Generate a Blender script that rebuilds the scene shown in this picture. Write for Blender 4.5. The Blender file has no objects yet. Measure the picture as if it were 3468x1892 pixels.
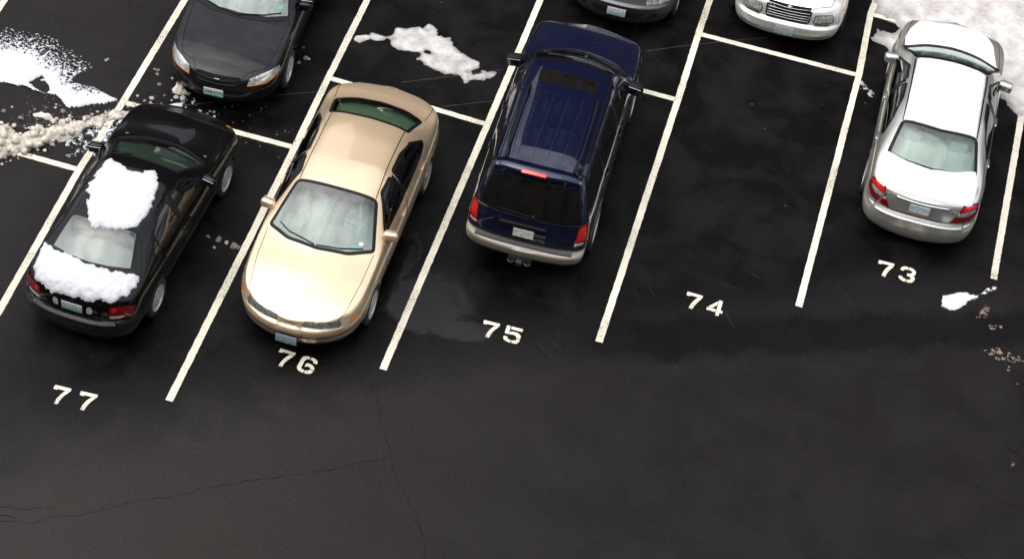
import bpy, bmesh, math, random
import numpy as np
from mathutils import Vector, Matrix, noise
from mathutils.bvhtree import BVHTree
random.seed(7); rng = np.random.default_rng(7)
S = bpy.context.scene
COL = S.collection

# ------------------------------------------------------------------ camera
cam_d = bpy.data.cameras.new('camera'); cam = bpy.data.objects.new('camera', cam_d); COL.objects.link(cam)
PITCH, YAW, ROLL = 0.8164323, -0.1450748, 0.1622599
cp, sp, cy_, sy_ = math.cos(PITCH), math.sin(PITCH), math.cos(YAW), math.sin(YAW)
fwd = Vector((sy_*cp, cy_*cp, -sp)); rgt = Vector((cy_, -sy_, 0)); up = rgt.cross(fwd)
r2 = rgt*math.cos(ROLL) + up*math.sin(ROLL); u2 = up*math.cos(ROLL) - rgt*math.sin(ROLL)
R = Matrix((r2, u2, -fwd)).transposed().to_4x4()
cam.matrix_world = Matrix.Translation((9.903, -17.2587, 24.5554)) @ R
cam_d.sensor_width = 36; cam_d.lens = 81.158; cam_d.clip_end = 3000; cam_d.clip_start = .5
S.camera = cam

# ------------------------------------------------------------------ sky, sun, exposure
SUN_EL, SUN_AZ = math.radians(62), math.radians(235)     # azimuth measured from +Y towards +X
W = bpy.data.worlds.new('World'); S.world = W; W.use_nodes = True
nt = W.node_tree; nt.nodes.clear()
def wn(t, **k):
    n = nt.nodes.new(t)
    for a, b in k.items(): setattr(n, a, b)
    return n
sky = wn('ShaderNodeTexSky', sky_type='NISHITA', sun_disc=False, sun_elevation=SUN_EL, sun_rotation=SUN_AZ, air_density=1.0, dust_density=3.0, ozone_density=1.0)
bw = wn('ShaderNodeRGBToBW'); mixg = wn('ShaderNodeMix', data_type='RGBA'); mixg.inputs[0].default_value = .80
tc = wn('ShaderNodeTexCoord'); no = wn('ShaderNodeTexNoise'); no.inputs['Scale'].default_value = 6.5; no.inputs['Detail'].default_value = 6; no.inputs['Roughness'].default_value = .55
rmp = wn('ShaderNodeMapRange'); rmp.inputs[1].default_value = .3; rmp.inputs[2].default_value = .7; rmp.inputs[3].default_value = .50; rmp.inputs[4].default_value = 1.5
mul = wn('ShaderNodeMix', data_type='RGBA', blend_type='MULTIPLY'); mul.inputs[0].default_value = 1
bg = wn('ShaderNodeBackground'); bg.inputs[1].default_value = .14
out = wn('ShaderNodeOutputWorld')
L = nt.links.new
L(sky.outputs[0], bw.inputs[0]); L(sky.outputs[0], mixg.inputs[6])
flat = wn('ShaderNodeMix', data_type='RGBA'); flat.inputs[0].default_value = .65; flat.inputs[7].default_value = (6.6, 6.7, 6.9, 1)   # even cloud layer
L(bw.outputs[0], flat.inputs[6]); L(flat.outputs[2], mixg.inputs[7])
L(tc.outputs['Generated'], no.inputs[0]); L(no.outputs[0], rmp.inputs[0])
# an overcast dome is three times as bright overhead as at the horizon
sxyz = wn('ShaderNodeSeparateXYZ'); cie = wn('ShaderNodeMapRange'); cie.inputs[1].default_value = 0; cie.inputs[2].default_value = 1; cie.inputs[3].default_value = .47; cie.inputs[4].default_value = 1.42
cm = wn('ShaderNodeMix', data_type='RGBA', blend_type='MULTIPLY'); cm.inputs[0].default_value = 1
L(tc.outputs['Generated'], sxyz.inputs[0]); L(sxyz.outputs[2], cie.inputs[0]); L(mixg.outputs[2], cm.inputs[6]); L(cie.outputs[0], cm.inputs[7])
L(cm.outputs[2], mul.inputs[6]); L(rmp.outputs[0], mul.inputs[7]); L(mul.outputs[2], bg.inputs[0]); L(bg.outputs[0], out.inputs[0])
sd = bpy.data.lights.new('sun', 'SUN'); sd.energy = .7; sd.angle = math.radians(70); sd.color = (1, .95, .88)
sun = bpy.data.objects.new('sun', sd); COL.objects.link(sun)
sdir = Vector((math.sin(SUN_AZ)*math.cos(SUN_EL), math.cos(SUN_AZ)*math.cos(SUN_EL), math.sin(SUN_EL)))
sun.rotation_euler = sdir.to_track_quat('Z', 'Y').to_euler(); sun.location = (0, 0, 60)
S.view_settings.view_transform = 'Standard'; S.view_settings.look = 'None'
S.view_settings.exposure = .98; S.view_settings.gamma = 1; S.view_settings.use_curve_mapping = False
S.render.engine = 'CYCLES'

# ------------------------------------------------------------------ helpers
def obj(name, verts, faces, mat=None, parent=None, smooth=True, kind=None):
    me = bpy.data.meshes.new(name)
    me.from_pydata([tuple(map(float, v)) for v in verts], [], [tuple(map(int, f)) for f in faces])
    if mat: me.materials.append(mat)
    if smooth: me.polygons.foreach_set('use_smooth', [True]*len(me.polygons))
    me.update()
    o = bpy.data.objects.new(name, me); COL.objects.link(o)
    if parent: o.parent = parent
    if kind: o['kind'] = kind
    return o
def thing(name, label, cat, loc=(0, 0, 0), rz=0, group=None):
    o = bpy.data.objects.new(name, None); COL.objects.link(o)
    o.location = loc; o.rotation_euler = (0, 0, rz); o.empty_display_size = .2
    return tag(o, label, cat, group)
def tag(o, label=None, cat=None, group=None, kind=None):
    if label: o['label'] = label
    if cat: o['category'] = cat
    if group: o['group'] = group
    if kind: o['kind'] = kind
    return o
class MB:
    def __init__(s): s.v = []; s.f = []
    def add(s, v, f):
        b = len(s.v); s.v += [tuple(p) for p in v]; s.f += [tuple(i+b for i in q) for q in f]; return s
    def box(s, c, d, rot=None, bev=0):
        bm = bmesh.new(); bmesh.ops.create_cube(bm, size=1)
        for v in bm.verts: v.co = Vector((v.co.x*d[0], v.co.y*d[1], v.co.z*d[2]))
        if bev: bmesh.ops.bevel(bm, geom=bm.edges[:], offset=bev, segments=3, profile=.5, affect='EDGES')
        M = (rot if rot else Matrix.Identity(3))
        bm.verts.index_update()
        s.add([M @ v.co + Vector(c) for v in bm.verts], [[v.index for v in f.verts] for f in bm.faces]); bm.free(); return s
    def tube(s, pts, r, n=6, closed=False):
        pts = [Vector(p) for p in pts]; V = []; m = len(pts)
        for i, p in enumerate(pts):
            d = (pts[min(i+1, m-1)]-pts[max(i-1, 0)]).normalized()
            a = d.cross(Vector((0, 0, 1)));
            if a.length < .1: a = d.cross(Vector((0, 1, 0)))
            a.normalize(); b = d.cross(a)
            rr = r[i] if isinstance(r, (list, tuple)) else r
            V += [p + (a*math.cos(t)+b*math.sin(t))*rr for t in [2*math.pi*k/n for k in range(n)]]
        F = [(i*n+k, i*n+(k+1) % n, (i+1)*n+(k+1) % n, (i+1)*n+k) for i in range(m-1) for k in range(n)]
        F += [tuple(range(n))[::-1], tuple((m-1)*n+k for k in range(n))]
        return s.add(V, F)
    def lathe_x(s, prof, n=40, c=(0, 0, 0)):     # profile (x, r) turned about the local X axis
        V = [(c[0]+x, c[1]+r*math.cos(t), c[2]+r*math.sin(t)) for x, r in prof for t in [2*math.pi*k/n for k in range(n)]]
        F = [(i*n+k, i*n+(k+1) % n, (i+1)*n+(k+1) % n, (i+1)*n+k) for i in range(len(prof)-1) for k in range(n)]
        return s.add(V, F)
    def prism(s, poly, z0, z1):
        n = len(poly)
        return s.add([(x, y, z0) for x, y in poly]+[(x, y, z1) for x, y in poly],
                     [tuple(range(n))[::-1], tuple(range(n, 2*n))]+[(i, (i+1) % n, n+(i+1) % n, n+i) for i in range(n)])
    def build(s, name, mat, parent=None, smooth=False, kind=None): return obj(name, s.v, s.f, mat, parent, smooth, kind)

def pchip(pts):
    x = np.array([p[0] for p in pts], float); y = np.array([p[1] for p in pts], float)
    o = np.argsort(x); x, y = x[o], y[o]; h = np.diff(x); d = np.diff(y)/h
    m = np.zeros(len(x)); m[0], m[-1] = d[0], d[-1]
    for i in range(1, len(x)-1):
        if d[i-1]*d[i] > 0:
            w1, w2 = 2*h[i]+h[i-1], h[i]+2*h[i-1]; m[i] = (w1+w2)/(w1/d[i-1]+w2/d[i])
    def f(t):
        t = np.clip(np.asarray(t, float), x[0], x[-1]); k = np.clip(np.searchsorted(x, t)-1, 0, len(x)-2)
        s_ = (t-x[k])/h[k]; a, b = y[k], y[k+1]
        return (2*s_**3-3*s_**2+1)*a+(s_**3-2*s_**2+s_)*h[k]*m[k]+(-2*s_**3+3*s_**2)*b+(s_**3-s_**2)*h[k]*m[k+1]
    return f
def sm(t): t = np.clip(t, 0, 1); return t*t*(3-2*t)
def blur(f, w):        # soften the kinks of a side curve
    ks = np.linspace(-1, 1, 9); wt = np.exp(-2*ks**2); wt /= wt.sum()
    return lambda t: sum(a*f(np.asarray(t)+k*w) for k, a in zip(ks, wt))
def inpoly(px, py, poly):
    px = np.asarray(px, float); py = np.asarray(py, float); c = np.zeros(px.shape, bool); n = len(poly)
    for i in range(n):
        x1, y1 = poly[i]; x2, y2 = poly[(i+1) % n]
        if y1 == y2: continue
        c ^= ((y1 > py) != (y2 > py)) & (px < (x2-x1)*(py-y1)/(y2-y1)+x1)
    return c
def polydist(px, py, poly, closed=True):
    px = np.asarray(px, float); py = np.asarray(py, float); d = np.full(px.shape, 1e9); n = len(poly)
    for i in range(n if closed else n-1):
        x1, y1 = poly[i]; x2, y2 = poly[(i+1) % n]; dx, dy = x2-x1, y2-y1; l = dx*dx+dy*dy+1e-12
        t = np.clip(((px-x1)*dx+(py-y1)*dy)/l, 0, 1); d = np.minimum(d, np.hypot(px-x1-t*dx, py-y1-t*dy))
    return d
def roundpoly(P, r, n=4):
    P = [np.array(p, float) for p in P]; o = []
    for i, p in enumerate(P):
        a, b = P[i-1], P[(i+1) % len(P)]; la, lb = np.linalg.norm(a-p), np.linalg.norm(b-p)
        s0 = p+(a-p)/la*min(r, .45*la); s1 = p+(b-p)/lb*min(r, .45*lb)
        for k in range(n+1):
            t = k/n; o.append((1-t)**2*s0+2*t*(1-t)*p+t*t*s1)
    return o
def resample(P, h, closed=True):
    P = [np.array(p, float) for p in P]; Q = P+[P[0]] if closed else P
    L_ = [0]
    for a, b in zip(Q, Q[1:]): L_.append(L_[-1]+np.linalg.norm(b-a))
    n = max(3, int(L_[-1]/h)); ts = np.linspace(0, L_[-1], n+1)[:-1] if closed else np.linspace(0, L_[-1], n+1)
    Q = np.array(Q); return [np.array([np.interp(t, L_, Q[:, k]) for k in range(Q.shape[1])]) for t in ts]
def fbm(x, y, z=0., o=4):
    s_, a = 0., 1.
    for k in range(o): s_ += a*noise.noise((x, y, z+k*7.3)); x *= 2.03; y *= 2.03; a *= .5
    return s_

# ------------------------------------------------------------------ materials
def mat(name, col, rough=.5, metal=0, coat=0, spec=.5, ior=1.5, **k):
    m = bpy.data.materials.new(name); m.use_nodes = True; b = m.node_tree.nodes['Principled BSDF']
    b.inputs['Base Color'].default_value = (*col, 1); b.inputs['Roughness'].default_value = rough
    b.inputs['Metallic'].default_value = metal; b.inputs['Coat Weight'].default_value = coat; b.inputs['Coat Roughness'].default_value = .02
    b.inputs['Specular IOR Level'].default_value = spec; b.inputs['IOR'].default_value = ior
    return m
def nodes(m):
    t = m.node_tree
    def N(ty, ins=None, **k):
        n = t.nodes.new(ty)
        for a, b in k.items(): setattr(n, a, b)
        for a, b in (ins or {}).items():
            if hasattr(b, 'is_output') or isinstance(b, bpy.types.NodeSocket): t.links.new(b, n.inputs[a])
            else: n.inputs[a].default_value = b
        return n
    return t, N, t.nodes['Principled BSDF']
def paint(name, col, metal=.4, rough=.32, dirt_or_glare=0, dcol=(.16, .15, .14), zhi=.78):
    m = mat(name, col, rough, metal, 1.0)
    t, N, b = nodes(m); tc = N('ShaderNodeTexCoord'); b.inputs['Specular IOR Level'].default_value = .12 if max(col) < .1 else .4
    n1 = N('ShaderNodeTexNoise', {'Vector': tc.outputs['Object'], 'Scale': 900., 'Detail': 1.})
    mr = N('ShaderNodeMapRange', {0: n1.outputs[0], 3: .88, 4: 1.12})
    mx = N('ShaderNodeMix', {0: 1., 6: (*col, 1), 7: mr.outputs[0]}, data_type='RGBA', blend_type='MULTIPLY')
    last = mx.outputs[2]
    # road film: thrown up from the wheels, heavier low on the sides, streaky, with spots
    sx = N('ShaderNodeSeparateXYZ', {0: tc.outputs['Object']})
    z = N('ShaderNodeMapRange', {0: sx.outputs[2], 1: zhi, 2: .32, 3: 0., 4: 1.})
    n2 = N('ShaderNodeTexNoise', {'Vector': tc.outputs['Object'], 'Scale': 5., 'Detail': 8., 'Roughness': .7})
    n3 = N('ShaderNodeTexNoise', {'Vector': tc.outputs['Object'], 'Scale': 60., 'Detail': 3.})
    a = N('ShaderNodeMath', {0: n2.outputs[0], 1: n3.outputs[0]}, operation='ADD')
    a2 = N('ShaderNodeMapRange', {0: a.outputs[0], 1: .75, 2: 1.2, 3: .15, 4: 1.})
    a3 = N('ShaderNodeMath', {0: a2.outputs[0], 1: z.outputs[0]}, operation='MULTIPLY')
    a4 = N('ShaderNodeMath', {0: a3.outputs[0], 1: dirt_or_glare}, operation='MULTIPLY', use_clamp=True)
    spots = N('ShaderNodeMapRange', {0: n3.outputs[0], 1: .68, 2: .75, 3: 0., 4: .10*min(1, dirt_or_glare*2+.2)})
    a5 = N('ShaderNodeMath', {0: a4.outputs[0], 1: spots.outputs[0]}, operation='MAXIMUM')
    mx2 = N('ShaderNodeMix', {0: a5.outputs[0], 6: last, 7: (*dcol, 1)}, data_type='RGBA')
    t.links.new(mx2.outputs[2], b.inputs['Base Color'])
    inv = N('ShaderNodeMath', {0: .38 if max(col) < .02 else 1., 1: a5.outputs[0]}, operation='SUBTRACT', use_clamp=True); t.links.new(inv.outputs[0], b.inputs['Coat Weight'])
    rr = N('ShaderNodeMapRange', {0: a5.outputs[0], 3: rough, 4: .8}); t.links.new(rr.outputs[0], b.inputs['Roughness'])
    im = N('ShaderNodeMapRange', {0: a5.outputs[0], 3: metal, 4: 0.}); t.links.new(im.outputs[0], b.inputs['Metallic'])
    return m
def glass(name, tint, rough=0.0, band=None, glare=0.0, dirt_or_glare=(.5, .5, .48)):
    m = bpy.data.materials.new(name); m.use_nodes = True; t = m.node_tree; t.nodes.clear()
    o = t.nodes.new('ShaderNodeOutputMaterial'); tr = t.nodes.new('ShaderNodeBsdfTransparent'); gl = t.nodes.new('ShaderNodeBsdfGlossy')
    fr = t.nodes.new('ShaderNodeFresnel'); mx = t.nodes.new('ShaderNodeMixShader')
    tr.inputs[0].default_value = (*tint, 1); gl.inputs['Roughness'].default_value = rough; gl.inputs[0].default_value = (1, 1, 1, 1); fr.inputs[0].default_value = 1.75
    t.links.new(fr.outputs[0], mx.inputs[0]); t.links.new(tr.outputs[0], mx.inputs[1]); t.links.new(gl.outputs[0], mx.inputs[2])
    last = mx
    if glare:      # pale streaky tone painting the sky and dash reflection onto the pane
        df = t.nodes.new('ShaderNodeBsdfDiffuse'); df.inputs[0].default_value = (*dirt_or_glare, 1)
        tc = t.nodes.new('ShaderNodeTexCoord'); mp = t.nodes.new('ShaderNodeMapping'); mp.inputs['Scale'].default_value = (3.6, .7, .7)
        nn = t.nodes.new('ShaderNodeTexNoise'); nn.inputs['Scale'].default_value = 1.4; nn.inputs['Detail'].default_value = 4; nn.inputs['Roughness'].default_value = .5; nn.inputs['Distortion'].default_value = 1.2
        mr = t.nodes.new('ShaderNodeMapRange'); mr.inputs[1].default_value = .3; mr.inputs[2].default_value = .7; mr.inputs[3].default_value = glare*.55; mr.inputs[4].default_value = glare*1.35
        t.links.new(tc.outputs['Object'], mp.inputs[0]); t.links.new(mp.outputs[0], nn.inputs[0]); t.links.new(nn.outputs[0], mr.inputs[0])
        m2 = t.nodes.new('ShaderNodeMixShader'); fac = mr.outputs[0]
        if band:      # painted reflection thins out towards the roof edge of the pane
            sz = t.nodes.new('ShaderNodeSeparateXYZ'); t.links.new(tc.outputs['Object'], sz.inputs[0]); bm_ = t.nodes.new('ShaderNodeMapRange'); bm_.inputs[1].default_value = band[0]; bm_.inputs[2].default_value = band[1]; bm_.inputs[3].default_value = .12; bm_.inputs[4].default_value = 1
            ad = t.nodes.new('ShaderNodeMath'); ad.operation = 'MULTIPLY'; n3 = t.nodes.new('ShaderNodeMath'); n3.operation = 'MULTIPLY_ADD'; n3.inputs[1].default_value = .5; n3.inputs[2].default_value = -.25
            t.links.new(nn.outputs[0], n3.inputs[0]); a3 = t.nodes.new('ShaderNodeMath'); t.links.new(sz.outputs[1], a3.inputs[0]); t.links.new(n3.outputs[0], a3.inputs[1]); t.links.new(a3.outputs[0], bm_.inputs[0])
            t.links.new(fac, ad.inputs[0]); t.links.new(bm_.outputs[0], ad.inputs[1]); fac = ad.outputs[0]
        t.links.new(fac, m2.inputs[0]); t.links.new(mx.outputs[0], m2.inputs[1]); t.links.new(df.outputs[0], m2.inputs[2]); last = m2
    t.links.new(last.outputs[0], o.inputs[0]); return m
M = {}
M['seal'] = mat('black_rubber_seal', (.006, .006, .007), .4, spec=.2)
M['plastic'] = mat('black_plastic', (.009, .009, .010), .5, spec=.15)
M['gap'] = mat('panel_gap', (.006, .006, .006), .9, spec=.1)
M['tyre'] = mat('tyre_rubber', (.02, .02, .021), .75)
M['under'] = mat('underbody', (.01, .01, .01), .9, spec=.1)
M['alloy'] = mat('wheel_alloy', (.58, .57, .55), .35, .4)
M['chrome'] = mat('chrome', (.75, .75, .76), .12, 1)
M['mirror'] = mat('mirror_glass', (.55, .57, .6), .03, 1)
M['amber'] = mat('amber_lens', (.85, .26, .03), .15, coat=1)
M['red'] = mat('red_lens', (.16, .003, .006), .18, coat=1)
M['redbright'] = mat('bright_red_lens', (.55, .015, .015), .2, coat=1)
M['clear'] = mat('clear_lens', (.62, .6, .57), .12, .3, 1)
M['steel'] = mat('hitch_steel', (.07, .07, .075), .5, .6)
def lens_mat(name, c1, c2, scale):
    m = mat(name, c1, .12, .45, 1); t, N, b = nodes(m); tc = N('ShaderNodeTexCoord')
    v = N('ShaderNodeTexNoise', {'Vector': tc.outputs['Object'], 'Scale': scale, 'Detail': 3., 'Distortion': 1.5}); r = N('ShaderNodeMapRange', {0: v.outputs[0], 1: .4, 2: .62})
    mx = N('ShaderNodeMix', {0: r.outputs[0], 6: (*c1, 1), 7: (*c2, 1)}, data_type='RGBA'); t.links.new(mx.outputs[2], b.inputs['Base Color']); return m
M['headlens'] = lens_mat('headlamp_lens', (.66, .67, .63), (.22, .23, .22), 30)
M['headlens_dark'] = lens_mat('dim_headlamp_lens', (.36, .37, .34), (.09, .10, .09), 34)

def snow_mat(name, col, dcol, dirt_or_glare, scale=3., slush=(.30, .30, .31), depth=True):
    m = mat(name, col, .75, spec=.25); t, N, b = nodes(m); tc = N('ShaderNodeTexCoord')
    n = N('ShaderNodeTexNoise', {'Vector': tc.outputs['Object'], 'Scale': scale, 'Detail': 8., 'Roughness': .65})
    r = N('ShaderNodeMapRange', {0: n.outputs[0], 1: .62-.25*dirt_or_glare, 2: .78-.1*dirt_or_glare, 3: 0., 4: min(1, dirt_or_glare)})
    mx = N('ShaderNodeMix', {0: r.outputs[0], 6: (*col, 1), 7: (*dcol, 1)}, data_type='RGBA'); last = mx.outputs[2]
    n2 = N('ShaderNodeTexNoise', {'Vector': tc.outputs['Object'], 'Scale': 26., 'Detail': 6., 'Roughness': .7})
    if depth:      # where the layer is thin it is half melted, grey and see-through
        at = N('ShaderNodeAttribute', attribute_name='depth'); w = N('ShaderNodeMath', {0: n2.outputs[0], 1: .5}, operation='MULTIPLY')
        sm_ = N('ShaderNodeMath', {0: at.outputs['Fac'], 1: w.outputs[0]}, operation='ADD'); dr = N('ShaderNodeMapRange', {0: sm_.outputs[0], 1: .18, 2: .62, 3: 0., 4: 1.})
        m2 = N('ShaderNodeMix', {0: dr.outputs[0], 6: (*slush, 1), 7: last}, data_type='RGBA'); last = m2.outputs[2]
    t.links.new(last, b.inputs['Base Color'])
    n3 = N('ShaderNodeTexNoise', {'Vector': tc.outputs['Object'], 'Scale': 9., 'Detail': 3.}); hs = N('ShaderNodeMath', {0: n2.outputs[0], 1: n3.outputs[0]}, operation='ADD')
    bp = N('ShaderNodeBump', {'Height': hs.outputs[0], 'Strength': .6, 'Distance': .03}); t.links.new(bp.outputs[0], b.inputs['Normal']); return m
M['snow'] = snow_mat('clean_snow', (.66, .67, .70), (.75, .77, .8), .3)
M['snow_dirty'] = snow_mat('plowed_snow', (.74, .69, .60), (.22, .18, .14), .8, 9., (.14, .12, .10)); M['grit'] = mat('brown_grit', (.22, .165, .125), .9)
M['snow_grey'] = snow_mat('packed_snow', (.64, .62, .60), (.32, .28, .25), .85, 3.2, (.17, .16, .155))
M['snow_smooth'] = snow_mat('smooth_snow', (.84, .85, .87), (.8, .8, .82), .2, 2., (.7, .7, .72), depth=False)
M['snow_smooth'].node_tree.nodes['Bump'].inputs['Strength'].default_value = .2
M['scrape'] = mat('scraped_asphalt', (.010, .009, .009), .6, spec=.3)
M['ice'] = snow_mat('dirty_ice', (.36, .34, .31), (.10, .09, .08), 1., 14., depth=False); M['ice_pale'] = snow_mat('pale_ice', (.62, .60, .56), (.2, .18, .16), .8, 9., depth=False)

def line_mat():
    m = mat('white_line_paint', (.80, .745, .61), .6, spec=.3); t, N, b = nodes(m); tc = N('ShaderNodeTexCoord')
    n = N('ShaderNodeTexNoise', {'Vector': tc.outputs['Object'], 'Scale': 1.1, 'Detail': 5., 'Roughness': .6})
    n2 = N('ShaderNodeTexNoise', {'Vector': tc.outputs['Object'], 'Scale': 38., 'Detail': 4., 'Roughness': .65})
    s = N('ShaderNodeMath', {0: n.outputs[0], 1: .55}, operation='MULTIPLY'); s2 = N('ShaderNodeMath', {0: s.outputs[0], 1: n2.outputs[0]}, operation='ADD')
    r = N('ShaderNodeMapRange', {0: s2.outputs[0], 1: .84, 2: .99, 3: 0., 4: 1.})
    mx = N('ShaderNodeMix', {0: r.outputs[0], 6: (.80, .745, .61, 1), 7: (.12, .09, .055, 1)}, data_type='RGBA')
    r3 = N('ShaderNodeMapRange', {0: n.outputs[0], 1: .35, 2: .75, 3: 1.06, 4: .72})
    m3 = N('ShaderNodeMix', {0: 1., 6: mx.outputs[2], 7: r3.outputs[0]}, data_type='RGBA', blend_type='MULTIPLY'); t.links.new(m3.outputs[2], b.inputs['Base Color'])
    bp = N('ShaderNodeBump', {'Height': n2.outputs[0], 'Strength': .25, 'Distance': .01}); t.links.new(bp.outputs[0], b.inputs['Normal']); return m
M['line'] = line_mat()

def asphalt_mat():
    m = mat('sealed_asphalt', (.012, .0115, .012), .4, ior=1.4); t, N, b = nodes(m); tc = N('ShaderNodeTexCoord'); P = tc.outputs['Object']
    sx = N('ShaderNodeSeparateXYZ', {0: P})
    def M2(op, a, b_, **k): return N('ShaderNodeMath', {0: a, 1: b_}, operation=op, **k).outputs[0]
    # front edge of the wet stalls runs diagonally along the line ends
    u = M2('SUBTRACT', sx.outputs[1], M2('MULTIPLY', sx.outputs[0], .6))        # y - 0.6 x
    big = N('ShaderNodeTexNoise', {'Vector': P, 'Scale': .35, 'Detail': 5., 'Roughness': .6}).outputs[0]
    mid = N('ShaderNodeTexNoise', {'Vector': P, 'Scale': 1.3, 'Detail': 6., 'Roughness': .6, 'Distortion': .4}).outputs[0]
    edge = M2('ADD', u, M2('MULTIPLY', M2('SUBTRACT', mid, .5), 2.6))
    wet = N('ShaderNodeMapRange', {0: edge, 1: -1.6, 2: .9, 3: 0., 4: 1.}, interpolation_type='SMOOTHSTEP').outputs[0]
    right = N('ShaderNodeMapRange', {0: sx.outputs[0], 1: 2., 2: 9., 3: 0., 4: .62}).outputs[0]
    wet2 = M2('MAXIMUM', wet, right)
    left_sky = N('ShaderNodeMapRange', {0: M2('ADD', sx.outputs[0], M2('MULTIPLY', M2('SUBTRACT', big, .5), 3.)), 1: -1., 2: 1.6, 3: .45, 4: 1.}, interpolation_type='SMOOTHSTEP').outputs[0]  # tone lifted at the left end to paint in reflected sky
    wet2 = M2('MULTIPLY', wet2, left_sky)
    # blotches inside the wet zone where the water film is thinner
    bl = N('ShaderNodeMapRange', {0: mid, 1: .36, 2: .66, 3: 0., 4: 1.}, interpolation_type='SMOOTHSTEP').outputs[0]
    fine = N('ShaderNodeTexNoise', {'Vector': P, 'Scale': 70., 'Detail': 3., 'Roughness': .6}).outputs[0]
    grit = N('ShaderNodeTexNoise', {'Vector': P, 'Scale': 95., 'Detail': 2., 'Roughness': .8}).outputs[0]
    dry = N('ShaderNodeMix', {0: N('ShaderNodeMapRange', {0: big, 1: .4, 2: .6}).outputs[0], 6: (.0140, .0098, .0112, 1), 7: (.0148, .0114, .0088, 1)}, data_type='RGBA').outputs[2]
    wc = N('ShaderNodeMix', {0: bl, 6: (.0015, .0012, .0011, 1), 7: (.0062, .0054, .0058, 1)}, data_type='RGBA').outputs[2]
    base = N('ShaderNodeMix', {0: wet2, 6: dry, 7: wc}, data_type='RGBA').outputs[2]
    sp_ = N('ShaderNodeMapRange', {0: grit, 1: .3, 2: .72, 3: .35, 4: 2.1}).outputs[0]
    base = N('ShaderNodeMix', {0: 1., 6: base, 7: sp_}, data_type='RGBA', blend_type='MULTIPLY').outputs[2]
    t.links.new(base, b.inputs['Base Color'])
    rd = N('ShaderNodeMapRange', {0: mid, 1: .3, 2: .7, 3: .25, 4: .38}).outputs[0]
    rw = N('ShaderNodeMapRange', {0: bl, 3: .22, 4: .42}).outputs[0]
    rough = N('ShaderNodeMix', {0: wet2, 2: rd, 3: rw}, data_type='FLOAT').outputs[0]
    gr0 = N('ShaderNodeTexNoise', {'Vector': P, 'Scale': 9., 'Detail': 5., 'Roughness': .65}).outputs[0]
    # standing water: the puddle between the gold and the navy car
    def puddle(cx, cy, ax, ay, ang, amp=.5):
        mp = N('ShaderNodeMapping', {'Vector': P, 'Location': (-cx, -cy, 0)}, vector_type='POINT')
        m2 = N('ShaderNodeMapping', {'Vector': mp.outputs[0], 'Rotation': (0, 0, -ang)}); m3 = N('ShaderNodeMapping', {'Vector': m2.outputs[0], 'Scale': (1/ax, 1/ay, 0)})
        ln = N('ShaderNodeVectorMath', {0: m3.outputs[0]}, operation='LENGTH').outputs['Value']
        return N('ShaderNodeMapRange', {0: M2('ADD', ln, M2('ADD', M2('MULTIPLY', M2('SUBTRACT', mid, .5), amp*2), M2('MULTIPLY', M2('SUBTRACT', gr0, .5), .5))), 1: 1.08, 2: .86, 3: 0., 4: 1.}).outputs[0]
    pud = puddle(5.55, 4.75, .62, .62, .3, .8)
    for q in ((4.9, 5.3, .25, .7, -.1), (6.1, 4.35, .45, .22, .2)): pud = M2('MAXIMUM', pud, puddle(*q, amp=.8))
    rough = N('ShaderNodeMix', {0: pud, 2: rough, 3: .07}, data_type='FLOAT').outputs[0]
    t.links.new(rough, b.inputs['Roughness'])
    sl = N('ShaderNodeMix', {0: wet2, 2: .38, 3: .16}, data_type='FLOAT').outputs[0]
    sl = N('ShaderNodeMix', {0: pud, 2: sl, 3: .38}, data_type='FLOAT').outputs[0]; t.links.new(sl, b.inputs['Specular IOR Level'])
    # relief: grit, trowel ridges, scrape marks
    wv = N('ShaderNodeMapping', {'Vector': P, 'Rotation': (0, 0, .9), 'Scale': (14, 1.0, 1)})
    scr = N('ShaderNodeTexNoise', {'Vector': wv.outputs[0], 'Scale': 1.1, 'Detail': 4., 'Roughness': .7}).outputs[0]
    scr2 = N('ShaderNodeMapRange', {0: scr, 1: .62, 2: .7, 3: 0., 4: .6}).outputs[0]
    gr = N('ShaderNodeTexNoise', {'Vector': P, 'Scale': 15., 'Detail': 7., 'Roughness': .72, 'Distortion': .3}).outputs[0]
    h = M2('ADD', M2('ADD', M2('MULTIPLY', fine, .5), M2('MULTIPLY', gr, .9)), M2('MULTIPLY', scr2, .35))
    # coarse stony band along the drain line in front of the right stalls
    uu = M2('SUBTRACT', sx.outputs[1], M2('MULTIPLY', sx.outputs[0], .42))
    band = M2('MULTIPLY', N('ShaderNodeMapRange', {0: M2('ABSOLUTE', M2('ADD', M2('SUBTRACT', uu, 1.5), M2('MULTIPLY', M2('SUBTRACT', mid, .5), .9)), 0.), 1: .55, 2: .25}).outputs[0], N('ShaderNodeMapRange', {0: sx.outputs[0], 1: 6.9, 2: 8.6}).outputs[0])
    st = N('ShaderNodeMix', {0: pud, 2: .6, 3: .04}, data_type='FLOAT').outputs[0]
    st = M2('ADD', st, M2('MULTIPLY', band, 1.6))
    bd = N('ShaderNodeMix', {0: M2('MULTIPLY', band, .8), 6: base, 7: (.0015, .0012, .001, 1)}, data_type='RGBA').outputs[2]; t.links.new(bd, b.inputs['Base Color'])
    bp = N('ShaderNodeBump', {'Height': h, 'Strength': st, 'Distance': .016}); t.links.new(bp.outputs[0], b.inputs['Normal'])
    return m
M['asphalt'] = asphalt_mat()
M['crack'] = mat('crack', (.006, .005, .005), .9, spec=.1)
M['ridge'] = mat('crack_lip', (.026, .023, .024), .6)
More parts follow.
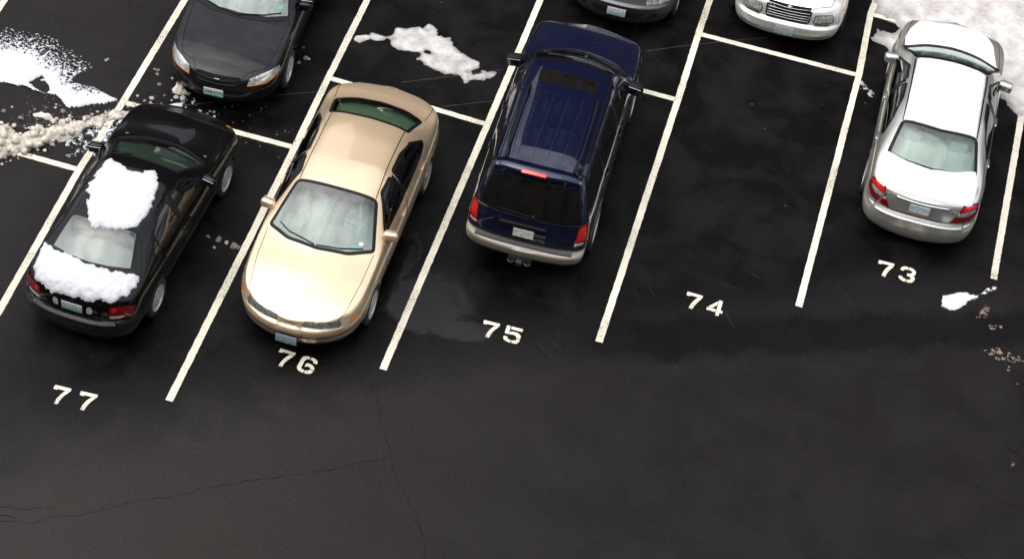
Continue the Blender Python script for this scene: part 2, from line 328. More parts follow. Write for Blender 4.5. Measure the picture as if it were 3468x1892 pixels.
SURVEY_DIGITS={'77':[[(1.204,1.431),(1.23,1.44),(1.437,1.448),(1.443,1.393),(1.262,1.38),(1.259,1.362),(1.205,1.366)],[(1.371,1.383),(1.434,1.383),(1.39,1.3),(1.37,1.217),(1.364,1.128),(1.312,1.129),(1.316,1.225),(1.338,1.304)],[(1.571,1.456),(1.81,1.471),(1.813,1.414),(1.639,1.402),(1.634,1.383),(1.578,1.388)],[(1.747,1.404),(1.803,1.404),(1.768,1.336),(1.746,1.248),(1.733,1.151),(1.68,1.151),(1.681,1.229),(1.704,1.331)]],'76':[[(3.85,3.132),(4.078,3.128),(4.078,3.073),(3.905,3.08),(3.897,3.062),(3.846,3.059)],[(4.011,3.068),(4.07,3.06),(4.012,2.959),(3.989,2.896),(3.977,2.817),(3.928,2.82),(3.931,2.87),(3.946,2.934),(3.972,3.008)],[(4.294,3.127),(4.291,3.079),(4.268,3.075),(4.248,3.058),(4.237,3.024),(4.234,2.902),(4.251,2.879),(4.287,2.873),(4.289,2.817),(4.234,2.826),(4.198,2.847),(4.177,2.878),(4.172,2.921),(4.184,3.068),(4.198,3.098),(4.227,3.12),(4.258,3.128)],[(4.311,3.126),(4.356,3.123),(4.401,3.1),(4.418,3.067),(4.417,3.031),(4.366,3.033),(4.36,3.055),(4.334,3.078),(4.308,3.075)],[(4.274,2.998),(4.309,3.009),(4.361,2.996),(4.399,2.966),(4.41,2.941),(4.413,2.913),(4.365,2.914),(4.348,2.937),(4.321,2.952),(4.297,2.945),(4.271,2.93)],[(4.298,2.872),(4.335,2.877),(4.363,2.904),(4.413,2.898),(4.403,2.86),(4.38,2.83),(4.34,2.817),(4.298,2.821)]],'75':[[(6.396,4.665),(6.635,4.672),(6.637,4.617),(6.457,4.608),(6.452,4.593),(6.402,4.592)],[(6.569,4.606),(6.628,4.608),(6.581,4.516),(6.561,4.437),(6.549,4.358),(6.495,4.363),(6.502,4.435),(6.525,4.526)],[(6.734,4.684),(6.789,4.686),(6.799,4.529),(6.74,4.532)],[(6.803,4.687),(6.972,4.692),(6.973,4.636),(6.806,4.634)],[(6.806,4.58),(6.859,4.598),(6.916,4.596),(6.966,4.564),(6.977,4.533),(6.977,4.494),(6.925,4.493),(6.914,4.519),(6.886,4.539),(6.848,4.54),(6.805,4.532)],[(6.928,4.476),(6.977,4.482),(6.977,4.436),(6.952,4.39),(6.921,4.382),(6.866,4.384),(6.866,4.43),(6.895,4.436),(6.921,4.45)],[(6.741,4.474),(6.794,4.479),(6.8,4.456),(6.824,4.434),(6.855,4.431),(6.858,4.377),(6.801,4.385),(6.757,4.409),(6.742,4.434)]],'74':[[(9.068,6.273),(9.303,6.269),(9.301,6.214),(9.125,6.214),(9.117,6.195),(9.065,6.2)],[(9.235,6.207),(9.296,6.205),(9.251,6.116),(9.22,6.025),(9.205,5.953),(9.148,5.96),(9.163,6.045),(9.194,6.131)],[(9.538,6.247),(9.538,6.167),(9.482,6.087),(9.415,6.089)],[(9.402,6.075),(9.536,6.079),(9.537,6.021),(9.402,6.022)],[(9.548,6.272),(9.605,6.269),(9.605,6.078),(9.641,6.076),(9.642,6.021),(9.6,6.021),(9.599,5.959),(9.546,5.956)]],'73':[[(11.688,7.961),(11.926,7.966),(11.927,7.91),(11.753,7.905),(11.726,7.883),(11.687,7.888)],[(11.859,7.904),(11.923,7.897),(11.873,7.807),(11.847,7.725),(11.831,7.643),(11.774,7.653),(11.787,7.741),(11.813,7.823)],[(12.027,7.883),(12.035,7.924),(12.064,7.961),(12.097,7.976),(12.143,7.973),(12.144,7.917),(12.106,7.914),(12.085,7.897),(12.075,7.872)],[(12.157,7.977),(12.207,7.971),(12.253,7.942),(12.269,7.904),(12.262,7.841),(12.233,7.818),(12.264,7.791),(12.27,7.761),(12.26,7.708),(12.224,7.665),(12.187,7.655),(12.149,7.66),(12.153,7.716),(12.178,7.714),(12.206,7.736),(12.208,7.759),(12.187,7.784),(12.144,7.787),(12.143,7.845),(12.178,7.844),(12.207,7.863),(12.21,7.892),(12.191,7.918),(12.152,7.923)],[(12.027,7.756),(12.081,7.757),(12.09,7.731),(12.139,7.714),(12.14,7.657),(12.089,7.659),(12.042,7.69),(12.025,7.722)]]}
SURVEY_LINES=[[(-2.594,8.496),(-2.578,8.287)],[(0.012,9.578),(-0.017,6.989),(-0.075,5.39),(-0.034,2.46)],[(2.729,10.707),(2.724,8.689),(2.74,7.011),(2.74,1.708)],[(5.37,11.564),(5.352,8.603),(5.309,3.265)],[(8.027,12.908),(8.026,11.988),(8.047,10.285),(8.06,4.847)],[(10.699,14.018),(10.667,13.608),(10.726,11.996),(10.692,6.576)],[(13.422,12.033),(13.422,8.21)]]
SURVEY_CROSS=[[(-2.014,5.382),(-0.075,5.39)],[(-0.017,6.989),(2.74,7.011)],[(2.724,8.689),(5.352,8.603)],[(5.505,10.299),(8.047,10.285)],[(8.026,11.988),(10.726,11.996)],[(10.667,13.608),(13.461,13.623)]]
SURVEY_SNOWA=[(-2.951,7.697),(-2.393,7.863),(-2.107,7.932),(-1.803,7.961),(-1.477,7.935),(-1.226,7.784),(-0.981,7.694),(-0.77,7.561),(-0.709,7.461),(-0.849,7.373),(-0.904,7.304),(-0.924,7.203),(-0.898,7.091),(-0.659,7.111),(-0.417,7.071),(-0.233,7.023),(-0.11,6.997),(-0.264,6.844),(-0.564,6.678),(-0.758,6.555),(-0.887,6.668),(-1.018,6.737),(-1.21,6.705),(-1.383,6.726),(-1.527,6.775),(-1.684,6.711),(-1.876,6.679),(-2.405,6.481)]
SURVEY_SNOWAHOLE=[(-1.546,6.844),(-1.382,7.064),(-1.328,7.009),(-1.378,6.958),(-1.268,6.941),(-1.196,6.878),(-1.158,6.802),(-1.168,6.752),(-1.267,6.743),(-1.41,6.791)]
SURVEY_RIDGE=[(-1.868,5.737),(-1.514,5.85),(-1.41,5.891),(-1.212,5.853),(-0.964,5.981),(-0.847,6.087),(-0.779,6.262),(-0.708,6.335),(-0.577,6.313),(-0.354,6.462),(-0.101,6.743),(0.11,6.828),(0.162,6.774),(0.011,6.564),(-0.128,6.404),(-0.347,6.198),(-0.441,5.984),(-0.613,5.77),(-0.795,5.581),(-0.924,5.415),(-1.097,5.26),(-1.201,5.133),(-1.486,4.878)]
SURVEY_RIDGE2=[(-1.161,6.243),(-1.069,6.325),(-0.898,6.304),(-0.819,6.261),(-0.818,6.211),(-0.975,6.199),(-1.113,6.188)]
SURVEY_RIDGE3=[(0.557,7.528),(0.579,7.625),(0.644,7.68),(0.707,7.667),(0.791,7.584),(0.873,7.539),(0.855,7.483),(0.789,7.486),(0.738,7.446),(0.658,7.452),(0.592,7.455)]
SURVEY_SPK1=[(-0.451,6.009),(-0.347,6.198),(-0.133,6.417),(0.162,6.774),(0.191,6.621),(0.171,6.316),(0.164,6.079),(-0.147,5.955),(-0.448,5.806)]
SURVEY_SPK2=[(-0.338,5.734),(-0.22,5.839),(-0.072,5.868),(0.023,5.733),(-0.055,5.63),(-0.465,5.51)]
SURVEY_SPK3=[(-0.823,7.869),(-0.722,7.879),(-0.415,7.737),(-0.435,7.682),(-0.667,7.744)]
SURVEY_WHITE5=[(0.561,7.23),(0.651,7.198),(0.723,7.247),(0.84,7.313),(0.877,7.251),(0.846,7.162),(0.546,7.099),(0.606,7.18)]
SURVEY_SPK5=[(0.723,7.247),(0.899,7.433),(1.072,7.387),(1.007,7.284),(0.954,7.148),(0.846,7.162)]
SURVEY_SNOWC=[(3.318,10.088),(3.397,10.194),(3.659,10.327),(3.852,10.429),(3.996,10.428),(4.064,10.332),(4.15,10.282),(4.321,10.241),(4.352,10.131),(4.497,10.069),(4.676,9.996),(4.861,9.926),(4.87,9.81),(4.761,9.694),(4.839,9.641),(5.004,9.78),(5.168,9.811),(5.143,9.729),(4.961,9.596),(4.749,9.462),(4.529,9.468),(4.305,9.484),(4.119,9.528),(3.928,9.643),(3.897,9.799),(3.968,9.877),(3.805,9.791),(3.652,9.723),(3.465,9.817),(3.389,9.908),(3.277,9.862),(3.189,9.838),(3.112,9.88),(3.201,10.003)]
SURVEY_SNOWC2=[(2.822,9.785),(2.932,9.848),(3.072,9.856),(3.049,9.78),(2.918,9.642)]
SURVEY_SNOWD=[(10.709,13.956),(10.724,14.526),(10.548,16.533),(15.105,18.481),(15.528,12.615),(14.124,11.979),(13.474,12.054),(13.289,12.054),(13.105,12.168),(13.009,12.356),(12.571,12.714),(11.611,12.479),(11.162,12.49),(11.017,12.625),(10.836,12.826),(10.771,13.013),(10.884,13.163),(11.046,13.253),(11.122,13.421),(10.998,13.571),(10.796,13.731)]
SURVEY_SNOWD2=[(10.788,11.841),(10.909,11.787),(11.109,11.518),(11.047,11.492),(10.82,11.681)]
SURVEY_SNOWE=[(12.702,7.498),(12.813,7.668),(13.003,7.754),(13.134,7.776),(13.4,8.059),(13.43,8.036),(13.218,7.766),(13.118,7.634),(13.028,7.426),(12.859,7.324),(12.736,7.371)]
SURVEY_SCUFF=[[(13.276,7.576),(13.368,7.635),(13.478,7.419),(13.259,7.313)],[(13.47,7.208),(13.64,7.305),(13.646,7.252),(13.479,7.134)],[(13.435,6.693),(13.646,6.84),(14.02,6.71),(13.807,6.585),(13.477,6.619)],[(13.811,6.542),(13.892,6.55),(13.898,6.352),(13.856,6.381)],[(13.975,6.248),(14.039,6.25),(14.031,6.181),(13.991,6.188)],[(14.113,4.76),(14.186,4.808),(14.188,4.705),(14.122,4.681)],[(13.726,6.998),(13.82,7.033),(13.795,6.969)]]
SURVEY_CRACK=[[(5.022,3.399),(5.185,3.154),(5.304,2.84),(5.43,2.645),(5.616,2.273),(5.859,1.894),(5.94,1.675),(6.057,1.472),(6.3,1.212),(6.558,0.895),(6.685,0.671),(6.794,0.331)],[(5.826,1.775),(5.525,1.594),(5.192,1.348),(4.729,1.091),(4.159,0.762),(3.718,0.474),(3.397,0.244),(2.937,-0.042),(2.627,-0.283),(2.334,-0.49),(1.974,-0.66),(1.801,-0.822),(1.435,-0.905)],[(1.201,-0.739),(1.35,-0.712),(1.457,-0.647),(1.578,-0.676),(1.689,-0.623),(1.841,-0.534),(1.963,-0.504)],[(1.317,-0.881),(1.47,-0.802),(1.608,-0.809),(1.761,-0.853)],[(13.116,5.644),(13.278,5.509),(13.568,5.359),(13.88,5.135),(14.122,4.951),(14.328,4.797)],[(13.134,3.215),(13.341,3.036),(13.506,2.941),(13.734,2.811)],[(13.434,4.184),(13.785,4.108),(14.075,4.012),(14.418,3.976)]]
SURVEY_SCRAPE=[[(8.548,4.406),(8.677,4.255)],[(9.086,4.955),(9.251,4.76),(9.44,4.533)],[(7.167,4.566),(7.356,4.415),(7.595,4.242)],[(7.125,4.365),(7.321,4.237),(7.549,4.086)],[(9.639,6.165),(9.783,5.932),(9.921,5.749)],[(9.721,7.079),(10.063,6.912)],[(9.403,6.639),(9.546,6.623),(9.832,6.588)],[(11.103,7.291),(11.376,7.001),(11.442,6.851)],[(8.451,6.255),(8.656,5.964)],[(7.39,4.65),(7.607,4.473)]]
SURVEY_SEAM=[[(-1.274,5.897),(-0.606,6.393),(0.787,7.213),(2.14,8.03),(2.681,8.328)],[(3.82,9.016),(4.493,9.437),(5.24,9.912)],[(4.588,8.728),(5.011,8.985),(5.426,9.232)],[(7.303,11.232),(7.801,11.56),(8.375,11.912),(9.141,12.343)]]
SURVEY_STONES=[(-1.586,6.132,0.038),(-1.295,6.091,0.04),(-1.178,6.341,0.025),(-0.907,6.495,0.023),(-1.512,6.266,0.017),(-1.22,6.264,0.017),(-1.056,6.151,0.021),(-0.77,6.46,0.042),(-0.342,6.557,0.025),(-0.289,6.644,0.023),(-0.186,6.7,0.019),(-0.631,6.396,0.035),(-1.037,6.442,0.012),(-0.925,6.563,0.015),(0.159,7.861,0.017),(0.215,7.852,0.029),(0.243,7.764,0.031),(0.355,7.558,0.033),(0.14,7.198,0.021),(0.358,7.225,0.037),(0.278,7.129,0.029),(0.534,7.156,0.019),(0.513,7.355,0.013),(-0.653,5.745,0.042),(-0.844,6.103,0.015),(0.097,6.913,0.027),(0.207,6.943,0.023),(0.609,7.686,0.034),(0.698,7.381,0.037),(0.794,7.401,0.044),(0.839,7.525,0.034),(2.253,8.981,0.046),(2.187,8.843,0.032),(2.306,8.982,0.024),(0.487,7.764,0.022),(2.143,9.21,0.009),(0.532,7.17,0.017),(1.278,7.287,0.019),(0.376,7.136,0.019),(1.14,7.232,0.027),(1.28,7.285,0.016),(1.344,7.292,0.027),(1.261,7.217,0.022),(1.382,7.188,0.024),(0.655,7.297,0.012),(0.511,7.362,0.011),(2.171,4.79,0.028),(2.332,4.789,0.045),(2.328,4.615,0.025),(2.459,4.772,0.031),(2.586,4.731,0.061),(2.652,4.741,0.033)]
# ------------------------------------------------------------------ ground and markings
def sheet(name, polys, z, m, **k):
    V, F = [], []
    for P in polys:
        b = len(V); V += [(x, y, z) for x, y in P]; F.append(tuple(range(b, b+len(P))))
    o = obj(name, V, F, m, smooth=False, **k)
    me = o.data; bm = bmesh.new(); bm.from_mesh(me); bmesh.ops.triangulate(bm, faces=bm.faces[:])
    for f in bm.faces:
        if f.normal.z < 0: f.normal_flip()
    bm.to_mesh(me); bm.free(); return o
g = sheet('parking_lot', [[(-400, -400), (400, -400), (400, 400), (-400, 400)]], 0, M['asphalt'], kind='structure')
def strip(P, w, h=.05, jit=.004):
    Q = resample(P, h, False); L_, R_ = [], []
    for i, p in enumerate(Q):
        d = Q[min(i+1, len(Q)-1)]-Q[max(i-1, 0)]; d /= np.linalg.norm(d); n = np.array([-d[1], d[0]])
        wi = (w(i/(len(Q)-1)) if callable(w) else w)/2
        a, b = wi+jit*fbm(p[0]*9, p[1]*9, 1), wi+jit*fbm(p[0]*9, p[1]*9, 5); L_.append(p+n*a); R_.append(p-n*b)
    n = len(Q); return L_+R_, [(i, n+i, n+i+1, i+1) for i in range(n-1)]
def strip_obj(name, P, w, z, m, jit=.004, h=.05, kind='structure'):
    V, F = strip(P, w, h, jit); return obj(name, [(x, y, z) for x, y in V], [f for f in F], m, smooth=False, kind=kind)
LN = [list(l) for l in SURVEY_LINES]
LN[0] = [(-2.62, 16.5), (-2.60, 8.5), (-2.66, .6)]
for l in LN[1:6]: l.insert(0, (l[0][0]+.0, 18.5))
LN[1].append((-.04, .05)); LN[6].insert(0, (13.42, 18.5))
for l in LN:
    l2 = sorted(l, key=lambda p: -p[1]); strip_obj('parking_line', l2, .104, .004, M['line'], .006)
for c in SURVEY_CROSS: strip_obj('parking_line', [(c[0][0]+.055, c[0][1]), (c[1][0]-.055, c[1][1])], .10, .004, M['line'], .006)
strip_obj('parking_line', [(-2.5, 5.39), (-2.05, 5.385)], .10, .004, M['line'], .006)
NL = {'77': 'white stencilled number 77 painted behind the black sedan at lower left', '76': 'white stencilled number 76 painted in front of the gold sedan',
      '75': 'white stencilled number 75 painted behind the navy suv', '74': 'white stencilled number 74 painted at the mouth of the empty stall',
      '73': 'white stencilled number 73 painted behind the snow covered silver sedan'}
for k_, polys in SURVEY_DIGITS.items():
    c = np.mean([p for q in polys for p in q], 0); t_ = thing('stall_number', NL[k_], 'stall number', (c[0], c[1], .005), 0, 'stencilled stall numbers along the row')
    for dg in (polys[:2], polys[2:]):
        cd = np.mean([p for q in dg for p in q], 0); o = sheet('digit', [[(x-cd[0], y-cd[1]) for x, y in q] for q in dg], 0, M['line']); o.parent = t_; o.location = (cd[0]-c[0], cd[1]-c[1], 0)
for C_ in SURVEY_CRACK:
    P = resample(C_, .05, False); P = [p+np.array([fbm(p[0]*5, p[1]*5, 2, 3), fbm(p[0]*5, p[1]*5, 8, 3)])*.028 for p in P]
    strip_obj('pavement_crack', P, (lambda t: .003+.012*abs(fbm(t*30, 3.1))) if C_[0][0] < 8 else (lambda t: .004+.006*abs(fbm(t*20, 5.1))), .003, M['crack'], .006 if C_[0][0] < 8 else .003, .03)
    if len(C_) > 9 and 0: strip_obj('crack_lip', [p+np.array([.022, .012]) for p in P], .014, .0022, M['ridge'], .008, .03)
for C_ in SURVEY_SCRAPE: strip_obj('scrape_mark', C_, lambda t: .004+.010*t*(1-t)*4, .003, M['scrape'], .003, .03)
for C_ in SURVEY_SEAM: strip_obj('paving_seam', C_, .014, .003, M['ridge'], .006, .04)

# ------------------------------------------------------------------ snow on the ground
def outline_snap(X, Y, s_, cell):
    """quads touching the snow; grid points just outside are pulled back onto its edge so that the outline is smooth"""
    gy, gx = np.gradient(s_, cell); g2 = gx*gx+gy*gy+1e-3; out = s_ < 0; k = np.clip(-s_/g2, 0, 1.6*cell/np.sqrt(g2))
    X2 = np.where(out, X+gx*k, X); Y2 = np.where(out, Y+gy*k, Y); on = ~out
    fq = (on[:-1, :-1].astype(int)+on[1:, :-1]+on[1:, 1:]+on[:-1, 1:]) >= 2
    lab = -np.ones(fq.shape, int); best, bn, cur = 0, 0, 0
    for j0, i0 in zip(*np.nonzero(fq)):
        if lab[j0, i0] >= 0: continue
        st = [(j0, i0)]; lab[j0, i0] = cur; n = 0
        while st:
            j, i = st.pop(); n += 1
            for a, b in ((j+1, i), (j-1, i), (j, i+1), (j, i-1)):
                if 0 <= a < fq.shape[0] and 0 <= b < fq.shape[1] and fq[a, b] and lab[a, b] < 0: lab[a, b] = cur; st.append((a, b))
        if n > bn: best, bn = cur, n
        cur += 1
    return X2, Y2, fq & (lab == best)
def snow_field(name, poly, m, h=.03, cell=.025, edge=.05, rag=.12, ragf=2.2, hole=None, soft=None, label=None, lump=0., cat='snow', dens=1., dsc=3., kind=None, z0=.002):
    P = np.array(poly); x0, y0 = P.min(0)-.1; x1, y1 = P.max(0)+.1; c = P.mean(0)
    xs = np.arange(x0, x1, cell); ys = np.arange(y0, y1, cell); X, Y = np.meshgrid(xs, ys)
    X = X+rng.uniform(-1, 1, X.shape)*cell*(.12 if dens >= 1 and soft is None else .3); Y = Y+rng.uniform(-1, 1, X.shape)*cell*(.12 if dens >= 1 and soft is None else .3)
    sdist = polydist(X, Y, poly)*np.where(inpoly(X, Y, poly), 1, -1)
    if hole: sdist = np.minimum(sdist, polydist(X, Y, hole)*np.where(inpoly(X, Y, hole), -1, 1))
    nz = np.vectorize(lambda a, b: fbm(a*ragf, b*ragf, 3, 5))(X, Y)
    s_ = sdist+nz*rag*.5
    d = np.clip(s_/edge, 0, 1)
    if soft is not None:
        sp_, sw = soft; dd = polydist(X, Y, sp_, False); q = np.clip(dd/sw, 0, 1)
        n2 = np.vectorize(lambda a, b: noise.noise((a*22, b*22, 1)))(X, Y)*.5+rng.uniform(-.55, .55, X.shape)
        keep = (q**.8+n2*.85*(1-q) > .42) & (s_ > 0); d = np.where(keep, np.clip(d*.5+.5*q, .12, 1), 0)
    if dens < 1:
        n2 = np.vectorize(lambda a, b: noise.noise((a*14, b*14, 1)))(X, Y)+rng.uniform(-.35, .35, X.shape)
        d = np.where((n2 > 1-2*dens) & (s_ > 0), .35, 0)
    Z = z0+h*sm(d)*(1+.35*nz)
    if lump: Z = Z+lump*np.clip(d, 0, 1)*np.abs(np.vectorize(lambda a, b: noise.noise((a*dsc*2.2, b*dsc*2.2, 0))+.5*noise.noise((a*dsc*6, b*dsc*6, 0)))(X, Y))*1.6
    ny, nx = X.shape; on = d > 0
    fq = on[:-1, :-1] & on[1:, :-1] & on[1:, 1:] & on[:-1, 1:] if dens >= 1 and soft is None else on[:-1, :-1]
    if dens >= 1 and soft is None: X, Y, fq = outline_snap(X, Y, s_, cell)
    idx = -np.ones(X.shape, int); V, F, DP = [], [], []
    for j, i in zip(*np.nonzero(fq)):
        q = []
        for a, b in ((j, i), (j, i+1), (j+1, i+1), (j+1, i)):
            if idx[a, b] < 0:
                idx[a, b] = len(V); zz = Z[a, b] if d[a, b] > .04 else z0
                V.append((X[a, b]-c[0], Y[a, b]-c[1], zz)); DP.append(float(d[a, b]))
            q.append(idx[a, b])
        F.append(q)
    o = obj(name, V, F, m, kind=kind); o.location = (c[0], c[1], 0)
    at = o.data.attributes.new('depth', 'FLOAT', 'POINT'); at.data.foreach_set('value', DP)
    if label: tag(o, label, cat)
    return o
A = SURVEY_SNOWA
snow_field('snow_patch', A, M['snow'], .03, .018, .05, .10, hole=SURVEY_SNOWAHOLE, soft=(A[:9], 1.0), label='bright white snow patch at top left, grainy towards its upper edge')
snow_field('plowed_snow_ridge', SURVEY_RIDGE, M['snow_dirty'], .035, .024, .16, .24, 3.5, lump=.085, label='lumpy dirty snow ridge crossing the left end of the lot beside the black sedan', dsc=3.2)
snow_field('snow_clump', SURVEY_RIDGE2, M['snow_dirty'], .02, .022, .06, .12, 5, lump=.05, label='small beige clump of crushed snow above the dirty ridge', dsc=5)
snow_field('snow_clump', SURVEY_RIDGE3, M['snow_dirty'], .05, .018, .08, .10, 5, lump=.10, label='dirty ice lump under the front corner of the dark sedan at top', dsc=4)
for P_ in (SURVEY_SPK1,): snow_field('snow_grains', P_, M['snow'], .010, .015, .05, .2, dens=.42, kind='stuff')
for P_ in (SURVEY_SPK2, SURVEY_SPK3, SURVEY_SPK5): snow_field('snow_grains', P_, M['snow'], .008, .014, .05, .2, dens=.32, kind='stuff')
snow_field('snow_patch', SURVEY_WHITE5, M['snow'], .02, .016, .03, .10, 6, label='thin jagged strip of white snow at the nose of the black sedan')
snow_field('snow_patch', SURVEY_SNOWC, M['snow_grey'], .022, .020, .22, .34, 3.2, label='long greyish snow patch between the gold sedan and the navy suv', lump=.012)
snow_field('snow_patch', SURVEY_SNOWC2, M['snow_grey'], .02, .02, .05, .12, 5, label='tiny snow scrap just right of the parking line above the gold sedan', lump=.01)
snow_field('snow_patch', SURVEY_SNOWD, M['snow_grey'], .035, .032, .55, .55, 2.0, label='wide packed snow sheet covering the top right corner around the silver sedan', lump=.02)
snow_field('snow_patch', SURVEY_SNOWD2, M['snow_grey'], .008, .018, .05, .12, 6, label='thin smear of old snow left of the silver sedan doors', dens=.55)
E_ = SURVEY_SNOWE
snow_field('snow_patch', E_[:4]+[(E_[3][0]+.10, E_[3][1]-.02)]+E_[7:], M['snow'], .02, .012, .05, .08, 9, label='small bright white snow splash right of the number 73')
snow_field('snow_grains', [(x+.05, y) for x, y in E_[3:8]], M['snow'], .008, .012, .03, .12, dens=.5, kind='stuff')
for i, P_ in enumerate(SURVEY_SCUFF): snow_field('snow_grains', P_, M['grit'], .004, .012, .03, .12, 6, dens=.40, kind='stuff')
stone_me = []
STN = [((q[0], q[1]), q[2]) if len(q) == 3 else q for q in SURVEY_STONES]
for v in range(5):
    bm = bmesh.new(); bmesh.ops.create_icosphere(bm, subdivisions=2, radius=1)
    for q in bm.verts:
        q.co *= 1+.35*noise.noise(q.co*1.3+Vector((v*9, 0, 0)))+.15*noise.noise(q.co*3+Vector((v*5, 2, 0))); q.co.z = max(q.co.z*.75, -.35)
    me = bpy.data.meshes.new('ice_chunk'); bm.to_mesh(me); bm.free(); me.materials.append(M['ice'] if v < 3 else M['ice_pale']); stone_me.append(me)
CH = []
for i, ((x, y), r) in enumerate(STN):
    o = bpy.data.objects.new('ice_chunk', stone_me[i % 5]); COL.objects.link(o); r = max(r, .018)
    o.location = (x, y, r*.25); o.scale = (r*random.uniform(.95, 1.35), r*random.uniform(.8, 1.05), r*random.uniform(.7, .95)); o.rotation_euler = (0, 0, random.uniform(0, 6))
    near = ('beside the dirty snow ridge' if x < .3 and y > 5.3 else 'near the charcoal sedan' if y > 6 else 'between black and gold sedans')
    CH.append((o, near, 'small' if r < .06 else 'larger')); continue
    tag(o, ('small' if r < .06 else 'fist sized')+' grey chunk of dirty ice '+near, 'ice chunk', 'scattered chunks of dirty ice, '+('small' if r < .06 else 'larger')+' ones '+near)
VC, FC = [], []
RX = np.array(SURVEY_RIDGE); n_ = 0
while n_ < 170:
    x, y = random.uniform(RX[:, 0].min(), RX[:, 0].max()), random.uniform(RX[:, 1].min(), RX[:, 1].max())
    dd = float(polydist([x], [y], SURVEY_RIDGE)[0]); ins = bool(inpoly([x], [y], SURVEY_RIDGE)[0])
    if not ins and dd > .09: continue
    n_ += 1; r = random.choice((.014, .02, .028, .04, .06))*random.uniform(.8, 1.2)*(1 if ins else .5); bm = bmesh.new(); bmesh.ops.create_icosphere(bm, subdivisions=1, radius=r)
    for q in bm.verts: q.co *= 1+random.uniform(-.3, .3)
    b0 = len(VC); z_ = (.035+min(dd, .12)*.5 if ins else 0)+r*.3; bm.verts.index_update(); VC += [(q.co.x+x, q.co.y+y, q.co.z*.8+z_) for q in bm.verts]; FC += [[b0+q.index for q in f.verts] for f in bm.faces]; bm.free()
o = obj('snow_clods', VC, FC, M['snow_dirty'], kind='stuff'); at = o.data.attributes.new('depth', 'FLOAT', 'POINT'); at.data.foreach_set('value', [1.]*len(VC))
ORD = 'leftmost second third fourth fifth sixth seventh eighth ninth tenth eleventh twelfth thirteenth fourteenth fifteenth sixteenth seventeenth eighteenth nineteenth twentieth twenty-first twenty-second twenty-third twenty-fourth twenty-fifth'.split()
for key in sorted({(n_, z_) for _, n_, z_ in CH}):
    row = sorted([o for o, n_, z_ in CH if (n_, z_) == key], key=lambda o: o.location.x)
    for k_, o in enumerate(row): tag(o, ('' if len(row) == 1 else ORD[k_]+(' from the left' if k_ else '')+' of the ')+key[1]+' dirty ice chunk'+('s ' if len(row) > 1 else ' ')+key[0], 'ice chunk', key[1]+' chunks of dirty ice '+key[0])
V, F = [], []
for i in range(420):
    t = random.random(); base = SURVEY_RIDGE[random.randrange(2, 17)]
    x, y = base[0]+random.gauss(0, .3), base[1]+random.gauss(0, .22); r = random.uniform(.006, .02); b = len(V)
    if i % 6 == 0: x, y = random.uniform(1.2, 3.4), random.uniform(6.7, 7.9)
    if i % 23 == 0: x, y = random.uniform(3, 13), random.uniform(8, 12)
    V += [(x-r, y, 0), (x+r, y-r*.6, 0), (x+r*.3, y+r, 0), (x, y, r*1.3)]; F += [(b, b+1, b+3), (b+1, b+2, b+3), (b+2, b, b+3)]
obj('snow_crumbs', V, F, M['snow_dirty'], kind='stuff', smooth=False)

# ------------------------------------------------------------------ buildings beyond the lot (seen mirrored in paint, glass and wet asphalt)
def brick_mat():
    m = mat('brown_brick', (.09, .05, .038), .85, spec=.2); t, N, b = nodes(m); tc = N('ShaderNodeTexCoord')
    mp = N('ShaderNodeMapping', {'Vector': tc.outputs['Object'], 'Rotation': (math.pi/2, 0, 0)})
    br = N('ShaderNodeTexBrick', {'Vector': mp.outputs[0], 'Scale': 3., 'Color1': (.075, .042, .034, 1), 'Color2': (.05, .032, .03, 1), 'Mortar': (.09, .08, .075, 1), 'Mortar Size': .012})
    t.links.new(br.outputs[0], b.inputs['Base Color']); return m
M['brick'] = brick_mat(); M['trim'] = mat('stone_trim', (.16, .15, .14), .8); M['pane'] = mat('dark_pane', (.02, .025, .03), .1)
def building(x0, x1, y0, y1, H, label, bay=3.2, fl=3.5, flip=False):
    t_ = thing('brick_building', label, 'building', ((x0+x1)/2, y1 if flip else y0, 0), math.pi if flip else 0); w = (x1-x0)/2
    MB().box((0, (y1-y0)/2, H/2), (2*w, y1-y0, H)).build('wall', M['brick'], t_)
    MB().box((0, (y1-y0)/2, H+.4), (2*w+.8, y1-y0+.8, .8)).build('parapet', M['trim'], t_)
    pn = MB(); fr = MB()
    for i in range(int(2*w/bay)):
        for j in range(int(H/fl)):
            cx, cz = -w+bay*(i+.5), fl*(j+.5)+.2
            pn.box((cx, -.02, cz), (1.3, .08, 1.9)); fr.box((cx, -.06, cz-1.05), (1.6, .2, .16)); fr.box((cx, -.05, cz+1.03), (1.5, .14, .14))
    pn.build('window_pane', M['pane'], t_, kind='stuff'); fr.build('window_sill', M['trim'], t_, kind='stuff'); return t_
building(-7, 46, 46, 62, 44, 'tall brown brick apartment block far beyond the parked cars')
building(-34, -10.5, 50, 64, 27, 'lower brown brick building left of the tall block')
building(-40, 60, -34, -18.6, 30, 'brick building from whose upper floor the lot is seen', flip=True)
